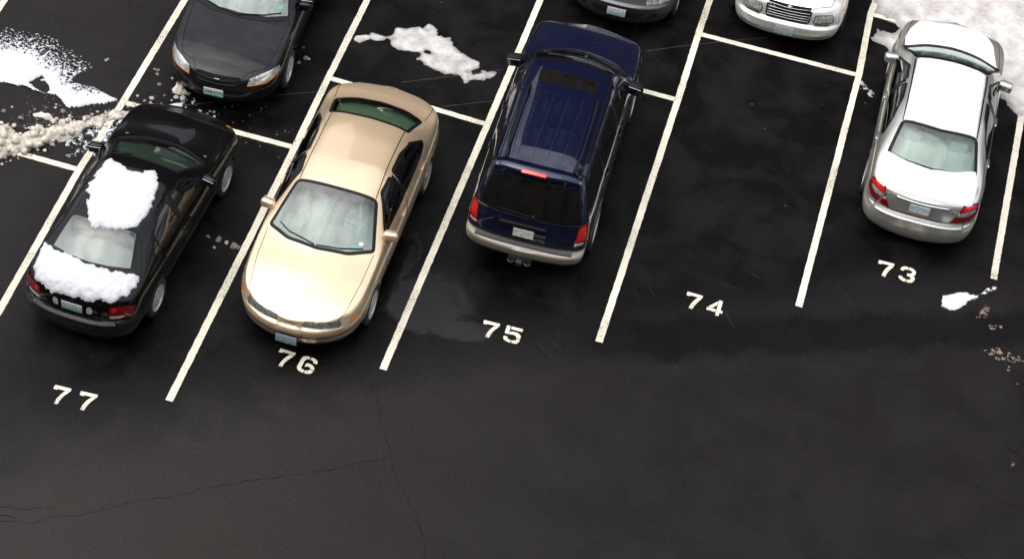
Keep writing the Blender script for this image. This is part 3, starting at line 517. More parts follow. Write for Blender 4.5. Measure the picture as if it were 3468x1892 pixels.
# ------------------------------------------------------------------ car builder
SEG = [2, 2, 5, 11, 14, 11, 10, 9, 8]
def bspline_ring(C):          # C: (nu, J, 2) control (x, z) from floor centre up the right side to top centre
    first = C[:, 1:2]*[-1, 1]; last = C[:, -2:-1]*[-1, 1]; Q = np.concatenate([first, C, last], 1); o = []
    for j, n in enumerate(SEG):
        for k in range(n):
            t = k/n; b = [(1-t)**3/6, (3*t**3-6*t*t+4)/6, (-3*t**3+3*t*t+3*t+1)/6, t**3/6]
            o.append(sum(b[i]*Q[:, j+i] for i in range(4)))
    o.append((Q[:, -3]+4*Q[:, -2]+Q[:, -1])/6); R_ = np.stack(o, 1); R_[:, 0, 0] = 0; R_[:, -1, 0] = 0; return R_
VIEWS = {'top': ((1, 0, 0), (0, 1, 0), (0, 0, 1)), 'left': ((0, 1, 0), (0, 0, 1), (-1, 0, 0)), 'right': ((0, 1, 0), (0, 0, 1), (1, 0, 0)),
         'front': ((1, 0, 0), (0, 0, 1), (0, 1, 0)), 'rear': ((1, 0, 0), (0, 0, 1), (0, -1, 0))}
def yawview(deg, tilt=0):     # outward direction turned deg from forward towards +x, raised by tilt
    a, b = math.radians(deg), math.radians(tilt); o = Vector((math.sin(a)*math.cos(b), math.cos(a)*math.cos(b), math.sin(b)))
    t = Vector((math.cos(a), -math.sin(a), 0)); return (tuple(t), tuple(-t.cross(o)) if -t.cross(o).z > 0 else tuple(t.cross(o)), tuple(o))
class Car:
    def __init__(s, name, label, cat, loc, rz, y0, y1, Wd, top, belt, xe, lean_f, lean_r, paint, bowf=None, capf=(.75, 2.5), capr=(.6, 2.8), z3=.38, z4=.60, crown=.045, crowf=None, sides=None, shoulder=.955, hollow=None, zf=.2):
        s.root = thing(name, label, cat, (loc[0], loc[1], 0), rz); s.paint = paint; s.y0, s.y1, s.W = y0, y1, Wd; s.loc, s.rz = loc, rz
        qf = 1-(1-np.linspace(0, 1, 24))**2.2; yf = y1-capf[0]*(1-qf); yr = y0+capr[0]*(1-qf); mid = np.arange(y0+capr[0]+.028, y1-capf[0]-.01, .028)
        Y = np.concatenate([yr[::-1], mid, yf]); Y = np.sort(Y)
        wf = np.where(Y > y1-capf[0], np.clip(1-np.clip((Y-(y1-capf[0]))/capf[0], 0, 1)**capf[1], 0, 1)**(1/capf[1]), 1)
        wr = np.where(Y < y0+capr[0], np.clip(1-np.clip(((y0+capr[0])-Y)/capr[0], 0, 1)**capr[1], 0, 1)**(1/capr[1]), 1)
        side = pchip(sides or [(y0, .95), (-1.3, .99), (0, 1), (1.2, .99), (y1, .93)])(Y)
        w = Wd*side*wf*wr; sc = w/Wd
        zt = blur(pchip(top), .05)(Y); zb = np.minimum(pchip(belt)(Y), zt-.03); X7 = blur(pchip(xe), .05)(Y)*sc
        cr = pchip(crowf)(Y) if crowf else np.full(Y.shape, crown); ze = zt-cr; o1 = np.ones_like(Y)
        P = [(0*Y, o1*zf), (.75*w, o1*zf), (.935*w, o1*(zf+.02)), (.985*w, o1*z3), (1.012*w, o1*z4), (shoulder*w, zb), None, (X7, ze), (X7*.58, zt-cr*.28), (0*Y, zt)]
        P[6] = ((P[5][0]+P[7][0])/2+.022*sc, (P[5][1]+P[7][1])/2+.012)
        C_ = np.stack([np.stack(p, -1) for p in P], 1); Rg = bspline_ring(C_)
        nu, nv = Rg.shape[:2]; yy = np.repeat(Y[:, None], nv, 1)
        if bowf: yy = yy+pchip(bowf)(Y)[:, None]*(1-np.clip(np.abs(Rg[:, :, 0])/Wd, 0, 1)**2)
        z = Rg[:, :, 1]
        lf, lr = pchip(lean_f), pchip(lean_r); sf = max(.5, 1.9*max(a for _, a in lean_f)); sr = max(.5, 1.9*max(a for _, a in lean_r))
        yy = yy-lf(z)*sm((Y-(y1-sf))/sf)[:, None]+lr(z)*sm(((y0+sr)-Y)/sr)[:, None]
        V = np.stack([Rg[:, :, 0], yy, z], -1); left = V[:, -2:0:-1]*[-1, 1, 1]; V = np.concatenate([V, left], 1)
        s.V = V.reshape(-1, 3); n2 = V.shape[1]
        i, j = np.meshgrid(np.arange(nu-1), np.arange(n2), indexing='ij'); a = i*n2+j; b = i*n2+(j+1) % n2
        s.F = np.stack([a, b, b+n2, a+n2], -1).reshape(-1, 4)
        s.bvh = BVHTree.FromPolygons([tuple(v) for v in s.V], [tuple(f) for f in s.F])
        s.dead = np.zeros(len(s.F), bool); s.panels = []
    # projection -------------------------------------------------
    def proj(s, view, u, v, off=0., o6=7.):
        T, B, O = [Vector(q) for q in (VIEWS[view] if isinstance(view, str) else view)]
        if abs(u) < 1e-3: u = 1e-3
        h, n, _, _ = s.bvh.ray_cast(T*u+B*v+O*o6, -O)
        if h is None:
            h, n, _, _ = s.bvh.find_nearest(T*u+B*v+O*(.9 if abs(O.z) < .5 else 1.))
        if n.dot(O) < 0: n = -n
        return h+n*off, n
    def uv(s, view, P):
        T, B, O = [np.array(q) for q in (VIEWS[view] if isinstance(view, str) else view)]
        return [(float(np.dot(p, T)), float(np.dot(p, B))) if len(p) == 3 else tuple(p) for p in P]
    def patch(s, name, view, P, mat_, r=.03, off=.004, border=None, bmat=None, hole=False, parent=None, bname='window_seal', h=.045, cut_in=.008, off_in=None, sub=(.82, .6, .36, .15)):
        P = s.uv(view, P); Q = resample(roundpoly(P, r), h); n = len(Q); Qa = np.array(Q)
        area = sum(Qa[i-1][0]*Qa[i][1]-Qa[i][0]*Qa[i-1][1] for i in range(n)); sg = 1 if area > 0 else -1
        def inset(d):
            t = np.roll(Qa, -1, 0)-np.roll(Qa, 1, 0); t /= np.linalg.norm(t, axis=1)[:, None]+1e-9; return Qa+np.stack([-t[:, 1], t[:, 0]], 1)*sg*d
        if hole: s.cut(view, [tuple(q) for q in inset(cut_in)])
        rings = [Qa]; out = None
        par = parent or s.root
        if border:
            I = inset(border)
            out = s._rings(name if False else bname, view, [Qa, inset(border*.5), I], bmat or M['seal'], off, par, close=False); rings = [I]
        c = rings[0].mean(0); base = rings[0]
        for k in sub: rings.append(c+(base-c)*k)
        return s._rings(name, view, rings, mat_, off_in if off_in is not None else off, par, close=True, c=c)
    def _rings(s, name, view, rings, m, off, par, close, c=None):
        V, F = [], []; n = len(rings[0])
        for R_ in rings:
            for q in R_: V.append(s.proj(view, q[0], q[1], off)[0])
        for k in range(len(rings)-1):
            for i in range(n): F.append((k*n+i, k*n+(i+1) % n, (k+1)*n+(i+1) % n, (k+1)*n+i))
        if close:
            V.append(s.proj(view, c[0], c[1], off)[0]); k = (len(rings)-1)*n
            F += [(k+i, k+(i+1) % n, len(V)-1) for i in range(n)]
        o = obj(name, V, F, m, par); bm = bmesh.new(); bm.from_mesh(o.data); bmesh.ops.recalc_face_normals(bm, faces=bm.faces[:])
        O = Vector((VIEWS[view] if isinstance(view, str) else view)[2])
        if sum((f.normal.dot(O)*f.calc_area() for f in bm.faces)) < 0: bmesh.ops.reverse_faces(bm, faces=bm.faces[:])
        bm.to_mesh(o.data); bm.free(); return o
    def centres(s):
        c = s.V[s.F].mean(1); a = s.V[s.F]; n = np.cross(a[:, 2]-a[:, 0], a[:, 3]-a[:, 1]); n /= np.linalg.norm(n, axis=1)[:, None]+1e-12
        sg = np.sign((n*(c-[0, 0, .6])).sum(1)); return c, n*sg[:, None]
    def facing(s, view, c, n):
        T, B, O = [np.array(q) for q in (VIEWS[view] if isinstance(view, str) else view)]
        ok = n@O > .12
        if abs(O[2]) < .5: ok &= (c@O) > 0.2
        else: ok &= c[:, 2] > .55
        return ok, c@T, c@B
    def cut(s, view, poly):
        c, n = s.centres(); ok, u, v = s.facing(view, c, n); s.dead |= ok & inpoly(u, v, poly)
    def seam(s, view, P, w=.008, m=None, name='panel_gap', parent=None, off=.0015, closed=False, r=.06, both=False):
        P = s.uv(view, P); Q = resample(roundpoly(P, r) if closed else P, .03, closed)
        if closed: Q.append(Q[0])
        V, F = [], []
        for i, p in enumerate(Q):
            d = Q[min(i+1, len(Q)-1)]-Q[max(i-1, 0)]; d /= np.linalg.norm(d)+1e-9; nn = np.array([-d[1], d[0]])*w/2
            for q in (p+nn, p-nn): V.append(s.proj(view, q[0], q[1], off)[0])
        F = [(2*i, 2*i+1, 2*i+3, 2*i+2) for i in range(len(Q)-1)]
        return obj(name, V, F, m or M['gap'], parent or s.root, smooth=True)
    def rod(s, view, P, r, m, name, off=0., parent=None, n=6):
        P = s.uv(view, P); Q = resample(P, .05, False); return MB().tube([s.proj(view, q[0], q[1], off)[0] for q in Q], r, n).build(name, m, parent or s.root, True)
    def arches(s, ys, R_, zc=.31):
        s.arch = (ys, R_, zc)
        for yc in ys:
            dy, dz = s.V[:, 1]-yc, s.V[:, 2]-zc; rr = np.hypot(dy, dz); on = (np.abs(s.V[:, 0]) > .5*s.W) & (np.abs(rr-R_) < .02) & (s.V[:, 2] > .2)
            k = R_/np.maximum(rr, 1e-6); s.V[on, 1] = yc+dy[on]*k[on]; s.V[on, 2] = zc+dz[on]*k[on]
            c, n = s.centres(); s.dead |= (np.abs(c[:, 0]) > .5*s.W) & (np.hypot(c[:, 1]-yc, c[:, 2]-zc) < R_)
            for sg, vw in ((1, 'right'), (-1, 'left')):
                V, F = [], []; A_ = np.linspace(-.25, math.pi+.25, 40)
                for a in A_:
                    q = s.proj(vw, yc+(R_+.028)*math.cos(a), zc+(R_+.028)*math.sin(a), .003)[0]; p = s.proj(vw, yc+R_*math.cos(a), zc+R_*math.sin(a), .012)[0]
                    p2 = s.proj(vw, yc+(R_-.012)*math.cos(a), zc+(R_-.012)*math.sin(a), .006)[0]; i_ = p2-Vector((sg*.12, 0, 0)); V += [q, p, p2, i_]
                for i in range(len(A_)-1):
                    for k_ in range(3): F.append((4*i+k_, 4*i+k_+1, 4*i+k_+5, 4*i+k_+4))
                obj('wheel_arch', V, F, s.arch_mat if hasattr(s, 'arch_mat') else s.paint, s.root)
                mb = MB(); mb.lathe_x([(0, R_+.005), (sg*-.30, R_+.005), (sg*-.30, .02)], 28, (sg*(s.W-.06), yc, zc)); mb.build('wheel_well', M['under'], s.root, True)
    def finish(s, panels):       # panels: (name, test(c, n) -> mask, material or None, parent key)
        c, n = s.centres(); left = ~s.dead; s.parts = {}
        for nm, test, m in panels:
            mk = left & test(c, n); left &= ~mk
            if mk.any(): s.parts.setdefault(nm, []).append(s._sub(nm, mk, m or s.paint))
        s.parts['body'] = [s._sub('body', left, s.paint)]
    def _sub(s, nm, mk, m):
        f = s.F[mk]; ids, inv = np.unique(f, return_inverse=True); V = s.V[ids]; f = inv.reshape(-1, 4)
        me = bpy.data.meshes.new(nm); me.from_pydata(V.tolist(), [], f.tolist()); me.materials.append(m)
        bm = bmesh.new(); bm.from_mesh(me); bmesh.ops.remove_doubles(bm, verts=bm.verts[:], dist=1e-5); bm.to_mesh(me); bm.free()
        # smooth normals taken from the whole shell, so that panels meet without a break
        if not hasattr(s, 'vn'):
            a = s.V[s.F]; fn = np.cross(a[:, 2]-a[:, 0], a[:, 3]-a[:, 1]); vn = np.zeros_like(s.V)
            for k in range(4): np.add.at(vn, s.F[:, k], fn)
            s.vn = vn; s.kd = None
            from mathutils.kdtree import KDTree
            kd = KDTree(len(s.V)); [kd.insert(v, i) for i, v in enumerate(s.V.tolist())]; kd.balance(); s.kd = kd
        me.polygons.foreach_set('use_smooth', [True]*len(me.polygons)); vn = []
        sgn = 1
        for v in me.vertices:
            i = s.kd.find(v.co)[1]; q = Vector(s.vn[i]); vn.append(q.normalized() if q.length > 1e-9 else Vector((0, 0, 1)))
        me.update(); f0 = me.polygons[len(me.polygons)//2]
        if f0.normal.dot(vn[f0.vertices[0]]) < 0: sgn = -1
        me.normals_split_custom_set_from_vertices([q*sgn for q in vn])
        if sgn*1 and f0.normal.dot(Vector(f0.center)-Vector((0, 0, .6))) < 0: me.flip_normals()
        o = bpy.data.objects.new(nm, me); COL.objects.link(o); o.parent = s.root; return o
    # bolt-on pieces ----------------------------------------------
    def wheels(s, ys, rad, track, rim, style, width=.2):
        zc = rad-.012
        for yc in ys:
            for sg in (1, -1):
                x = sg*track; r0 = rad*.66; mb = MB()
                mb.lathe_x([(sg*.0, r0*1.02), (sg*.01, r0), (sg*-.012, r0*.9), (sg*-.03, r0*.86)], 40, (x, yc, zc))
                mb.lathe_x([(sg*.004, .0001), (sg*.006, r0*.2), (sg*-.006, r0*.24)], 20, (x, yc, zc))
                ns, w0, w1 = style
                for k in range(ns):
                    a = 2*math.pi*(k+.3)/ns; d = Vector((0, math.cos(a), math.sin(a))); t = Vector((0, -math.sin(a), math.cos(a))); c = Vector((x, yc, zc)); e = Vector((sg, 0, 0))
                    p = [c+d*r0*.12+t*w0*q+e*.002 for q in (-1, 1)]+[c+d*r0*.93+t*w1*q-e*.006 for q in (1, -1)]; mb.add(p+[q-e*.03 for q in p], [(0, 1, 2, 3), (0, 4, 5, 1), (1, 5, 6, 2), (2, 6, 7, 3), (3, 7, 4, 0)])
                wl = mb.build('wheel', rim, s.root, False)
                MB().lathe_x([(sg*-.04, r0*.95), (sg*-.041, .001)], 24, (x, yc, zc)).build('brake_backing', M['under'], wl)
                MB().lathe_x([(sg*.004, r0), (sg*.012, rad*.74), (sg*.010, rad*.9), (sg*-.012, rad*.985), (sg*-.04, rad), (sg*-width*.8, rad), (sg*-width*.97, rad*.96), (sg*-width, rad*.8), (sg*-width, r0)], 44, (x, yc, zc)).build('tyre', M['tyre'], wl, True)
    def mirror(s, side, y, z, tip, m, d=(.22, .13, .145), back=True):
        c = (side*(tip-d[0]/2), y, z); rot = Matrix.Rotation(side*-.16, 3, 'Z')
        mb = MB().box(c, d, rot, .05); bx = side*(tip-d[0]); x_in = s.proj('left' if side < 0 else 'right', y, z-.04)[0].x
        mb.box(((bx+x_in)/2, y+.02, z-.045), (abs(bx-x_in)+.09, .07, .05), None, .015); o = mb.build('side_mirror', m, s.root, True)
        MB().box((c[0], y-d[1]/2-.003, z), (d[0]*.80, .012, d[2]*.72), rot, .004).build('mirror_glass', M['mirror'], o); return o
    def plate(s, pos, face, m, tilt=0, text=None, frame=True):
        sg = face; mb = MB(); rot = Matrix.Rotation(tilt, 3, 'X')
        if frame: MB().box((pos[0], pos[1]-sg*.006, pos[2]), (.335, .012, .185), rot, .004).build('plate_frame', M['plastic'], s.root)
        o = MB().box((0, 0, 0), (.305, .008, .152), None, .0035).build('license_plate', m, s.root); o.location = (pos[0], pos[1]+sg*.006, pos[2]); o.rotation_euler = (tilt, 0, 0)
        if text:
            for tx, ty, sz, col, tt in text:
                text_obj(tt, sz, col, o, Matrix.Translation((-sg*tx if sg > 0 else tx, sg*.0055, ty)) @ Matrix.Rotation(math.pi if sg > 0 else 0, 4, 'Z') @ Matrix.Rotation(math.pi/2, 4, 'X'))
        return o
    def seats(s, m, dash, yf=.0, yr=-.95, zs=.62, x=.36, hr=True, shelf=None, wheel=True, headr=True, ztop=1.08):
        for sx in (-x, x):
            b = MB().box((sx, yf-.25, ztop-.26), (.48, .16, .60), Matrix.Rotation(-.2, 3, 'X'), .055).build('front_seat', m, s.root, True)
            MB().box((sx, yf+.05, .52), (.5, .5, .18), None, .06).build('seat_cushion', m, b, True)
            if hr: MB().box((sx, yf-.33, ztop+.09), (.27, .10, .18), Matrix.Rotation(-.15, 3, 'X'), .045).build('headrest', m, b, True)
        b = MB().box((0, yr, ztop-.30), (1.28, .18, .56), Matrix.Rotation(-.35, 3, 'X'), .07).build('rear_seat', m, s.root, True)
        MB().box((0, yr+.32, .50), (1.25, .45, .18), None, .06).build('seat_cushion', m, b, True)
        if headr:
            for sx in (-x, x): MB().box((sx, yr-.13, ztop+.02), (.30, .12, .17), Matrix.Rotation(-.3, 3, 'X'), .05).build('headrest', m, b, True)
        if shelf: MB().box((0, (yr-.1+shelf[0])/2, shelf[1]), (1.22, abs(yr-.1-shelf[0]), .03), None, .01).build('parcel_shelf', m, s.root, True)
        d = MB().box((0, yf+.80, .86), (1.32, .34, .16), None, .06); d.box((0, yf+.95, .9), (1.26, .4, .03), None, .01).build('dashboard', dash, s.root, True)
        if wheel:
            c = Vector((-x, yf+.5, .92)); rot = Matrix.Rotation(1.1, 3, 'X')
            MB().tube([c+rot @ Vector((.18*math.cos(a), .18*math.sin(a), 0)) for a in np.linspace(0, 2*math.pi, 21)], .014, 6).build('steering_wheel', M['plastic'], s.root, True)
        MB().box((0, -.1, .30), (1.5, 3.0, .05)).build('cabin_floor', M['under'], s.root)
        for sx in (-.76, .76): MB().box((sx, -.1, .62), (.05, 2.2, .5), None, .02).build('door_trim', m, s.root, True)
    def world(s, p):
        c_, s_ = math.cos(s.rz), math.sin(s.rz); return (s.loc[0]+p[0]*c_-p[1]*s_, s.loc[1]+p[0]*s_+p[1]*c_, p[2])
def text_obj(tt, size, m, parent, MX, name='lettering'):
    cu = bpy.data.curves.new('lettering', 'FONT'); cu.body = tt; cu.size = size; cu.align_x = 'CENTER'; cu.align_y = 'CENTER'; cu.extrude = .0012; cu.resolution_u = 2; cu.offset = size*.012
    t = bpy.data.objects.new('lettering_curve', cu); COL.objects.link(t); dg = bpy.context.evaluated_depsgraph_get()
    me = bpy.data.meshes.new_from_object(t.evaluated_get(dg)); me.materials.clear(); me.materials.append(m); me.transform(MX)
    bpy.data.objects.remove(t); o = bpy.data.objects.new(name, me); COL.objects.link(o); o.parent = parent; return o
def plate_mat(name, c_top, c_bot, tint, spots):
    m = mat(name, c_top, .4); t, N, b = nodes(m); tc = N('ShaderNodeTexCoord'); sx = N('ShaderNodeSeparateXYZ', {0: tc.outputs['Object']})
    r = N('ShaderNodeMapRange', {0: sx.outputs[2], 1: .03, 2: -.06}); mx = N('ShaderNodeMix', {0: r.outputs[0], 6: (*c_top, 1), 7: (*c_bot, 1)}, data_type='RGBA')
    n = N('ShaderNodeTexNoise', {'Vector': tc.outputs['Object'], 'Scale': 22., 'Detail': 2.}); r2 = N('ShaderNodeMapRange', {0: n.outputs[0], 1: .45, 2: .68, 3: 0., 4: spots})
    m2 = N('ShaderNodeMix', {0: r2.outputs[0], 6: mx.outputs[2], 7: (*tint, 1)}, data_type='RGBA'); t.links.new(m2.outputs[2], b.inputs['Base Color']); return m
M['plate_teal'] = plate_mat('white_teal_plate', (.72, .75, .74), (.10, .42, .48), (.55, .33, .33), .6)
M['plate_teal_dim'] = plate_mat('grey_teal_plate', (.42, .46, .48), (.12, .30, .32), (.5, .55, .6), .6)
M['plate_wa'] = plate_mat('white_green_plate', (.80, .82, .80), (.30, .62, .62), (.6, .7, .75), .3)
M['plate_cream'] = plate_mat('cream_plate', (.74, .74, .66), (.80, .74, .58), (.25, .38, .46), .8)
M['plate_blue'] = plate_mat('pale_blue_plate', (.55, .70, .82), (.80, .78, .72), (.25, .38, .52), .6)
M['ink'] = mat('plate_ink', (.04, .08, .16), .5); M['inkred'] = mat('plate_red', (.7, .1, .1), .5); M['inkgreen'] = mat('plate_green', (.03, .3, .24), .5)

def car_snow(car, name, label, poly, m=None, h=.05, cell=.018, edge=.05, rag=.06, ragf=5., over=None, zmin=.5, bulge=.3):
    P = np.array(poly, float); x0, y0 = P.min(0)-.06; x1, y1 = P.max(0)+.06; c = P.mean(0)
    X, Y = np.meshgrid(np.arange(x0, x1, cell), np.arange(y0, y1, cell)); X = X+rng.uniform(-.1, .1, X.shape)*cell; Y = Y+rng.uniform(-.1, .1, X.shape)*cell
    sdist = polydist(X, Y, poly)*np.where(inpoly(X, Y, poly), 1, -1); nz = np.vectorize(lambda a, b: fbm(a*ragf, b*ragf, 11, 4))(X, Y); s_ = sdist+nz*rag*.5; on = s_ > 0
    low = np.vectorize(lambda a, b: noise.noise((a*2.5, b*2.5, 4)))(X, Y)
    idx = -np.ones(X.shape, int); V, F, DP = [], [], []
    X, Y, fq = outline_snap(X, Y, s_, cell)
    for j, i in zip(*np.nonzero(fq)):
        q = []
        for a, b in ((j, i), (j, i+1), (j+1, i+1), (j+1, i)):
            if idx[a, b] < 0:
                hit = car.bvh.ray_cast(Vector((X[a, b], Y[a, b], 3)), Vector((0, 0, -1)))[0]; z = hit.z if hit else zmin
                d = np.clip(s_[a, b]/edge, 0, 1); t = h*(.55*math.sqrt(max(0, 1-(1-d)**2))+.45*float(sm(d)))*(1+bulge*low[a, b]+.25*nz[a, b]); DP.append(float(min(1, .08+d))); idx[a, b] = len(V)
                V.append((X[a, b]-c[0], Y[a, b]-c[1], z+(.003 if d > .02 else .001)+t))
            q.append(idx[a, b])
        F.append(q)
    zz = min(v[2] for v in V); V = [(a, b, z-zz) for a, b, z in V]
    o = obj(name, V, F, m or M['snow']); at = o.data.attributes.new('depth', 'FLOAT', 'POINT'); at.data.foreach_set('value', DP); w = car.world((c[0], c[1], zz)); o.location = w; o.rotation_euler = (0, 0, car.rz); tag(o, label, 'snow'); return o
def side_poly(P): return lambda c, n, sg: (c[:, 0]*sg > .3) & (np.abs(n[:, 0]) > .25) & inpoly(c[:, 1], c[:, 2], P)
def std_panels(hood, trunk_top, trunk_rear, doors, bf, br, zf, zr, extra=()):
    T = []
    if hood: T.append(('hood', lambda c, n: (n[:, 2] > .35) & (c[:, 1] > 0) & (c[:, 2] > .55) & inpoly(c[:, 0], c[:, 1], hood), None))
    if trunk_top: T.append(('trunk_lid', lambda c, n: ((n[:, 2] > .35) & (c[:, 1] < 0) & inpoly(c[:, 0], c[:, 1], trunk_top)) | ((c[:, 1] < trunk_rear[0]) & (n[:, 1] < -.3) & inpoly(c[:, 0], c[:, 2], trunk_rear[1])), None))
    for P in doors:
        for sg in (1, -1): T.append(('door', (lambda P, sg: lambda c, n: side_poly(P)(c, n, sg))(P, sg), None))
    T += list(extra)
    T.append(('front_bumper', lambda c, n: (c[:, 1] > bf) & (c[:, 2] < zf), None)); T.append(('rear_bumper', lambda c, n: (c[:, 1] < br) & (c[:, 2] < zr), None)); return T
def mirror_x(P): return P+[(-x, y) for x, y in P[::-1]]
# ================================================================== the cars
def common_side(c, FW, RW, doors, belt_line, m_handle, divider=None, glassm=None, handles=True, fr=.035):
    """side glass (as part of each door), door gaps, handles; FW, RW = (y, z) outlines of front and rear side glass"""
    gl = glassm or M['glass_side']
    for sg, vw in ((1, 'right'), (-1, 'left')):
        dr = [o for o in c.parts.get('door', []) if o.data.vertices and o.data.vertices[0].co.x*sg > 0]
        df = dr[0] if dr else c.root; db = dr[1] if len(dr) > 1 else df
        for W_, d in ((FW, df), (RW, db)):
            for o in [c.patch('window', vw, W_, gl, r=.05, border=fr, off=.004, parent=d, off_in=.002)]: pass
        c.seam(vw, [(FW[-1][0]-.02, FW[-1][1]+.005), (FW[-2][0]-.02, FW[-2][1]-.03)], .07, M['seal'], 'pillar_trim', df, .003)
        if divider: c.seam(vw, divider, .03, M['seal'], 'window_divider', db, .006)
        for D, d in ((doors[0], df), (doors[1], db)): c.seam(vw, D, .010, None, 'door_gap', d, .0015)
        if handles:
            for (hy, hz), d in zip(handles, (df, db)):
                p, n = c.proj(vw, hy, hz, .012); MB().box(p, (.025, .19, .032), None, .011).build('door_handle', m_handle, d, True)
def cut_sides(c, *Ws):
    for vw in ('left', 'right'):
        for W_ in Ws:
            Q = resample(roundpoly(W_, .05), .04); Qa = np.array(Q); t = np.roll(Qa, -1, 0)-np.roll(Qa, 1, 0); t /= np.linalg.norm(t, axis=1)[:, None]
            ar = sum(Qa[i-1][0]*Qa[i][1]-Qa[i][0]*Qa[i-1][1] for i in range(len(Qa))); c.cut(vw, [tuple(q) for q in Qa+np.stack([-t[:, 1], t[:, 0]], 1)*(1 if ar > 0 else -1)*.008])
M['glass_side'] = glass('tinted_side_glass', (.16, .22, .18)); M['glass_green'] = glass('green_tinted_glass', (.55, .75, .60))
M['glass_shield'] = glass('windshield_glass', (.62, .74, .68), glare=.27, dirt_or_glare=(.58, .72, .65), band=(.50, .78)); M['glass_rear'] = glass('glare_rear_glass', (.70, .84, .78), glare=.20, dirt_or_glare=(.44, .58, .54), band=(-1.20, -1.42))  # pale tone of both panes is painted reflection
M['glass_dark'] = glass('privacy_glass', (.006, .006, .006), .03, glare=.05, dirt_or_glare=(.12, .11, .10))
M['seat_beige'] = mat('beige_cloth', (.42, .40, .35), .9); M['seat_grey'] = mat('grey_cloth', (.20, .20, .20), .9); M['seat_pale'] = mat('pale_cloth', (.5, .5, .46), .9)
M['dash'] = mat('dashboard_plastic', (.12, .12, .11), .6); M['dash_beige'] = mat('beige_dashboard', (.30, .28, .24), .6)
M['decal'] = mat('white_decal', (.7, .72, .72), .4); M['decal_green'] = mat('green_decal', (.10, .42, .33), .4)

# ---------------------------------------------------------------- gold sedan, nose towards the viewer
M['gold'] = paint('gold_paint', (.70, .525, .34), .55, .28, .05)
g = Car('parked_car', 'champagne gold sedan parked nose forward over the number 76', 'car', (3.9535, 5.5243), 3.14545, -2.47, 2.50, .935,
        top=[(-2.47, .88), (-2.35, .955), (-2.05, 1.01), (-1.80, 1.04), (-1.70, 1.065), (-1.10, 1.375), (-.6, 1.43), (-.15, 1.432), (.32, 1.365), (.96, 1.0), (1.1, .965), (1.6, .905), (2.1, .805), (2.35, .735), (2.5, .67)],
        belt=[(-2.47, .80), (-1.8, .93), (-.5, .94), (.9, .91), (1.6, .83), (2.2, .70), (2.5, .60)],
        xe=[(-2.47, .74), (-1.9, .75), (-1.70, .70), (-1.1, .585), (-.3, .60), (.33, .585), (.98, .78), (1.3, .80), (2.0, .78), (2.5, .74)],
        lean_f=[(.2, .12), (.3, .05), (.42, .01), (.52, .0), (.57, .02), (.60, .075), (.68, .09), (.9, .2)], lean_r=[(.2, .08), (.4, .01), (.6, 0), (.64, .03), (.9, .07), (1., .12)],
        paint=M['gold'], bowf=[(-2.5, 0), (-2.2, -.02), (-1.75, -.16), (-1.1, -.03), (0, 0), (.3, .02), (1.0, .27), (1.5, .14), (2.1, 0), (2.5, 0)], capf=(.85, 2.3), capr=(.7, 2.4))
g.arches((1.42, -1.33), .345, .315)
WS = [(.60, .36), (.79, 1.05), (.45, 1.24), (0, 1.30), (-.45, 1.24), (-.79, 1.05), (-.60, .36), (0, .37)]
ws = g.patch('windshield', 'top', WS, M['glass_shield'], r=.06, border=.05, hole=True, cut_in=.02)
rg = g.patch('rear_window', 'top', [(.61, -1.09), (.69, -1.66), (.4, -1.79), (0, -1.83), (-.4, -1.79), (-.69, -1.66), (-.61, -1.09), (0, -1.11)], M['glass_green'], r=.06, border=.045, hole=True, cut_in=.02)
FW = [(.74, .985), (.66, 1.05), (.22, 1.315), (-.12, 1.345), (-.16, .985)]; RW = [(-.20, .985), (-.20, 1.345), (-.62, 1.335), (-.98, 1.25), (-1.28, 1.07), (-1.24, 1.01), (-1.0, .985)]
cut_sides(g, FW, RW)
HOOD = [(.78, 1.08), (.76, 1.6), (.70, 2.1), (.60, 2.26), (.22, 2.40), (0, 2.43)]; HOODP = [(.78, 1.08)]+HOOD[1:]
D1 = [(.86, .95), (.88, .6), (.80, .26), (-.12, .24), (-.18, .95), (-.16, 1.36), (.2, 1.36), (.70, 1.05)]; D2 = [(-.19, .95), (-.13, .24), (-.82, .25), (-1.02, .55), (-1.22, .80), (-1.32, 1.02), (-1.0, 1.3), (-.6, 1.37), (-.18, 1.37)]
g.finish(std_panels([(x, y) for x, y in HOOD]+[(-x, y) for x, y in HOOD[::-1]]+[(-.45, 1.27), (0, 1.33), (.45, 1.27)], [(.70, -1.72), (.72, -2.3), (-.72, -2.3), (-.70, -1.72), (0, -1.88)], (-2.2, [(-.7, .70), (.7, .70), (.74, 1.1), (-.74, 1.1)]), [D1, D2], 1.85, -1.8, .58, .62))
common_side(g, FW, RW, [D1[:5], D2[:6]], .93, M['gold'], [(-.93, 1.02), (-.95, 1.27)], handles=[(-.02, .80), (-1.0, .82)])
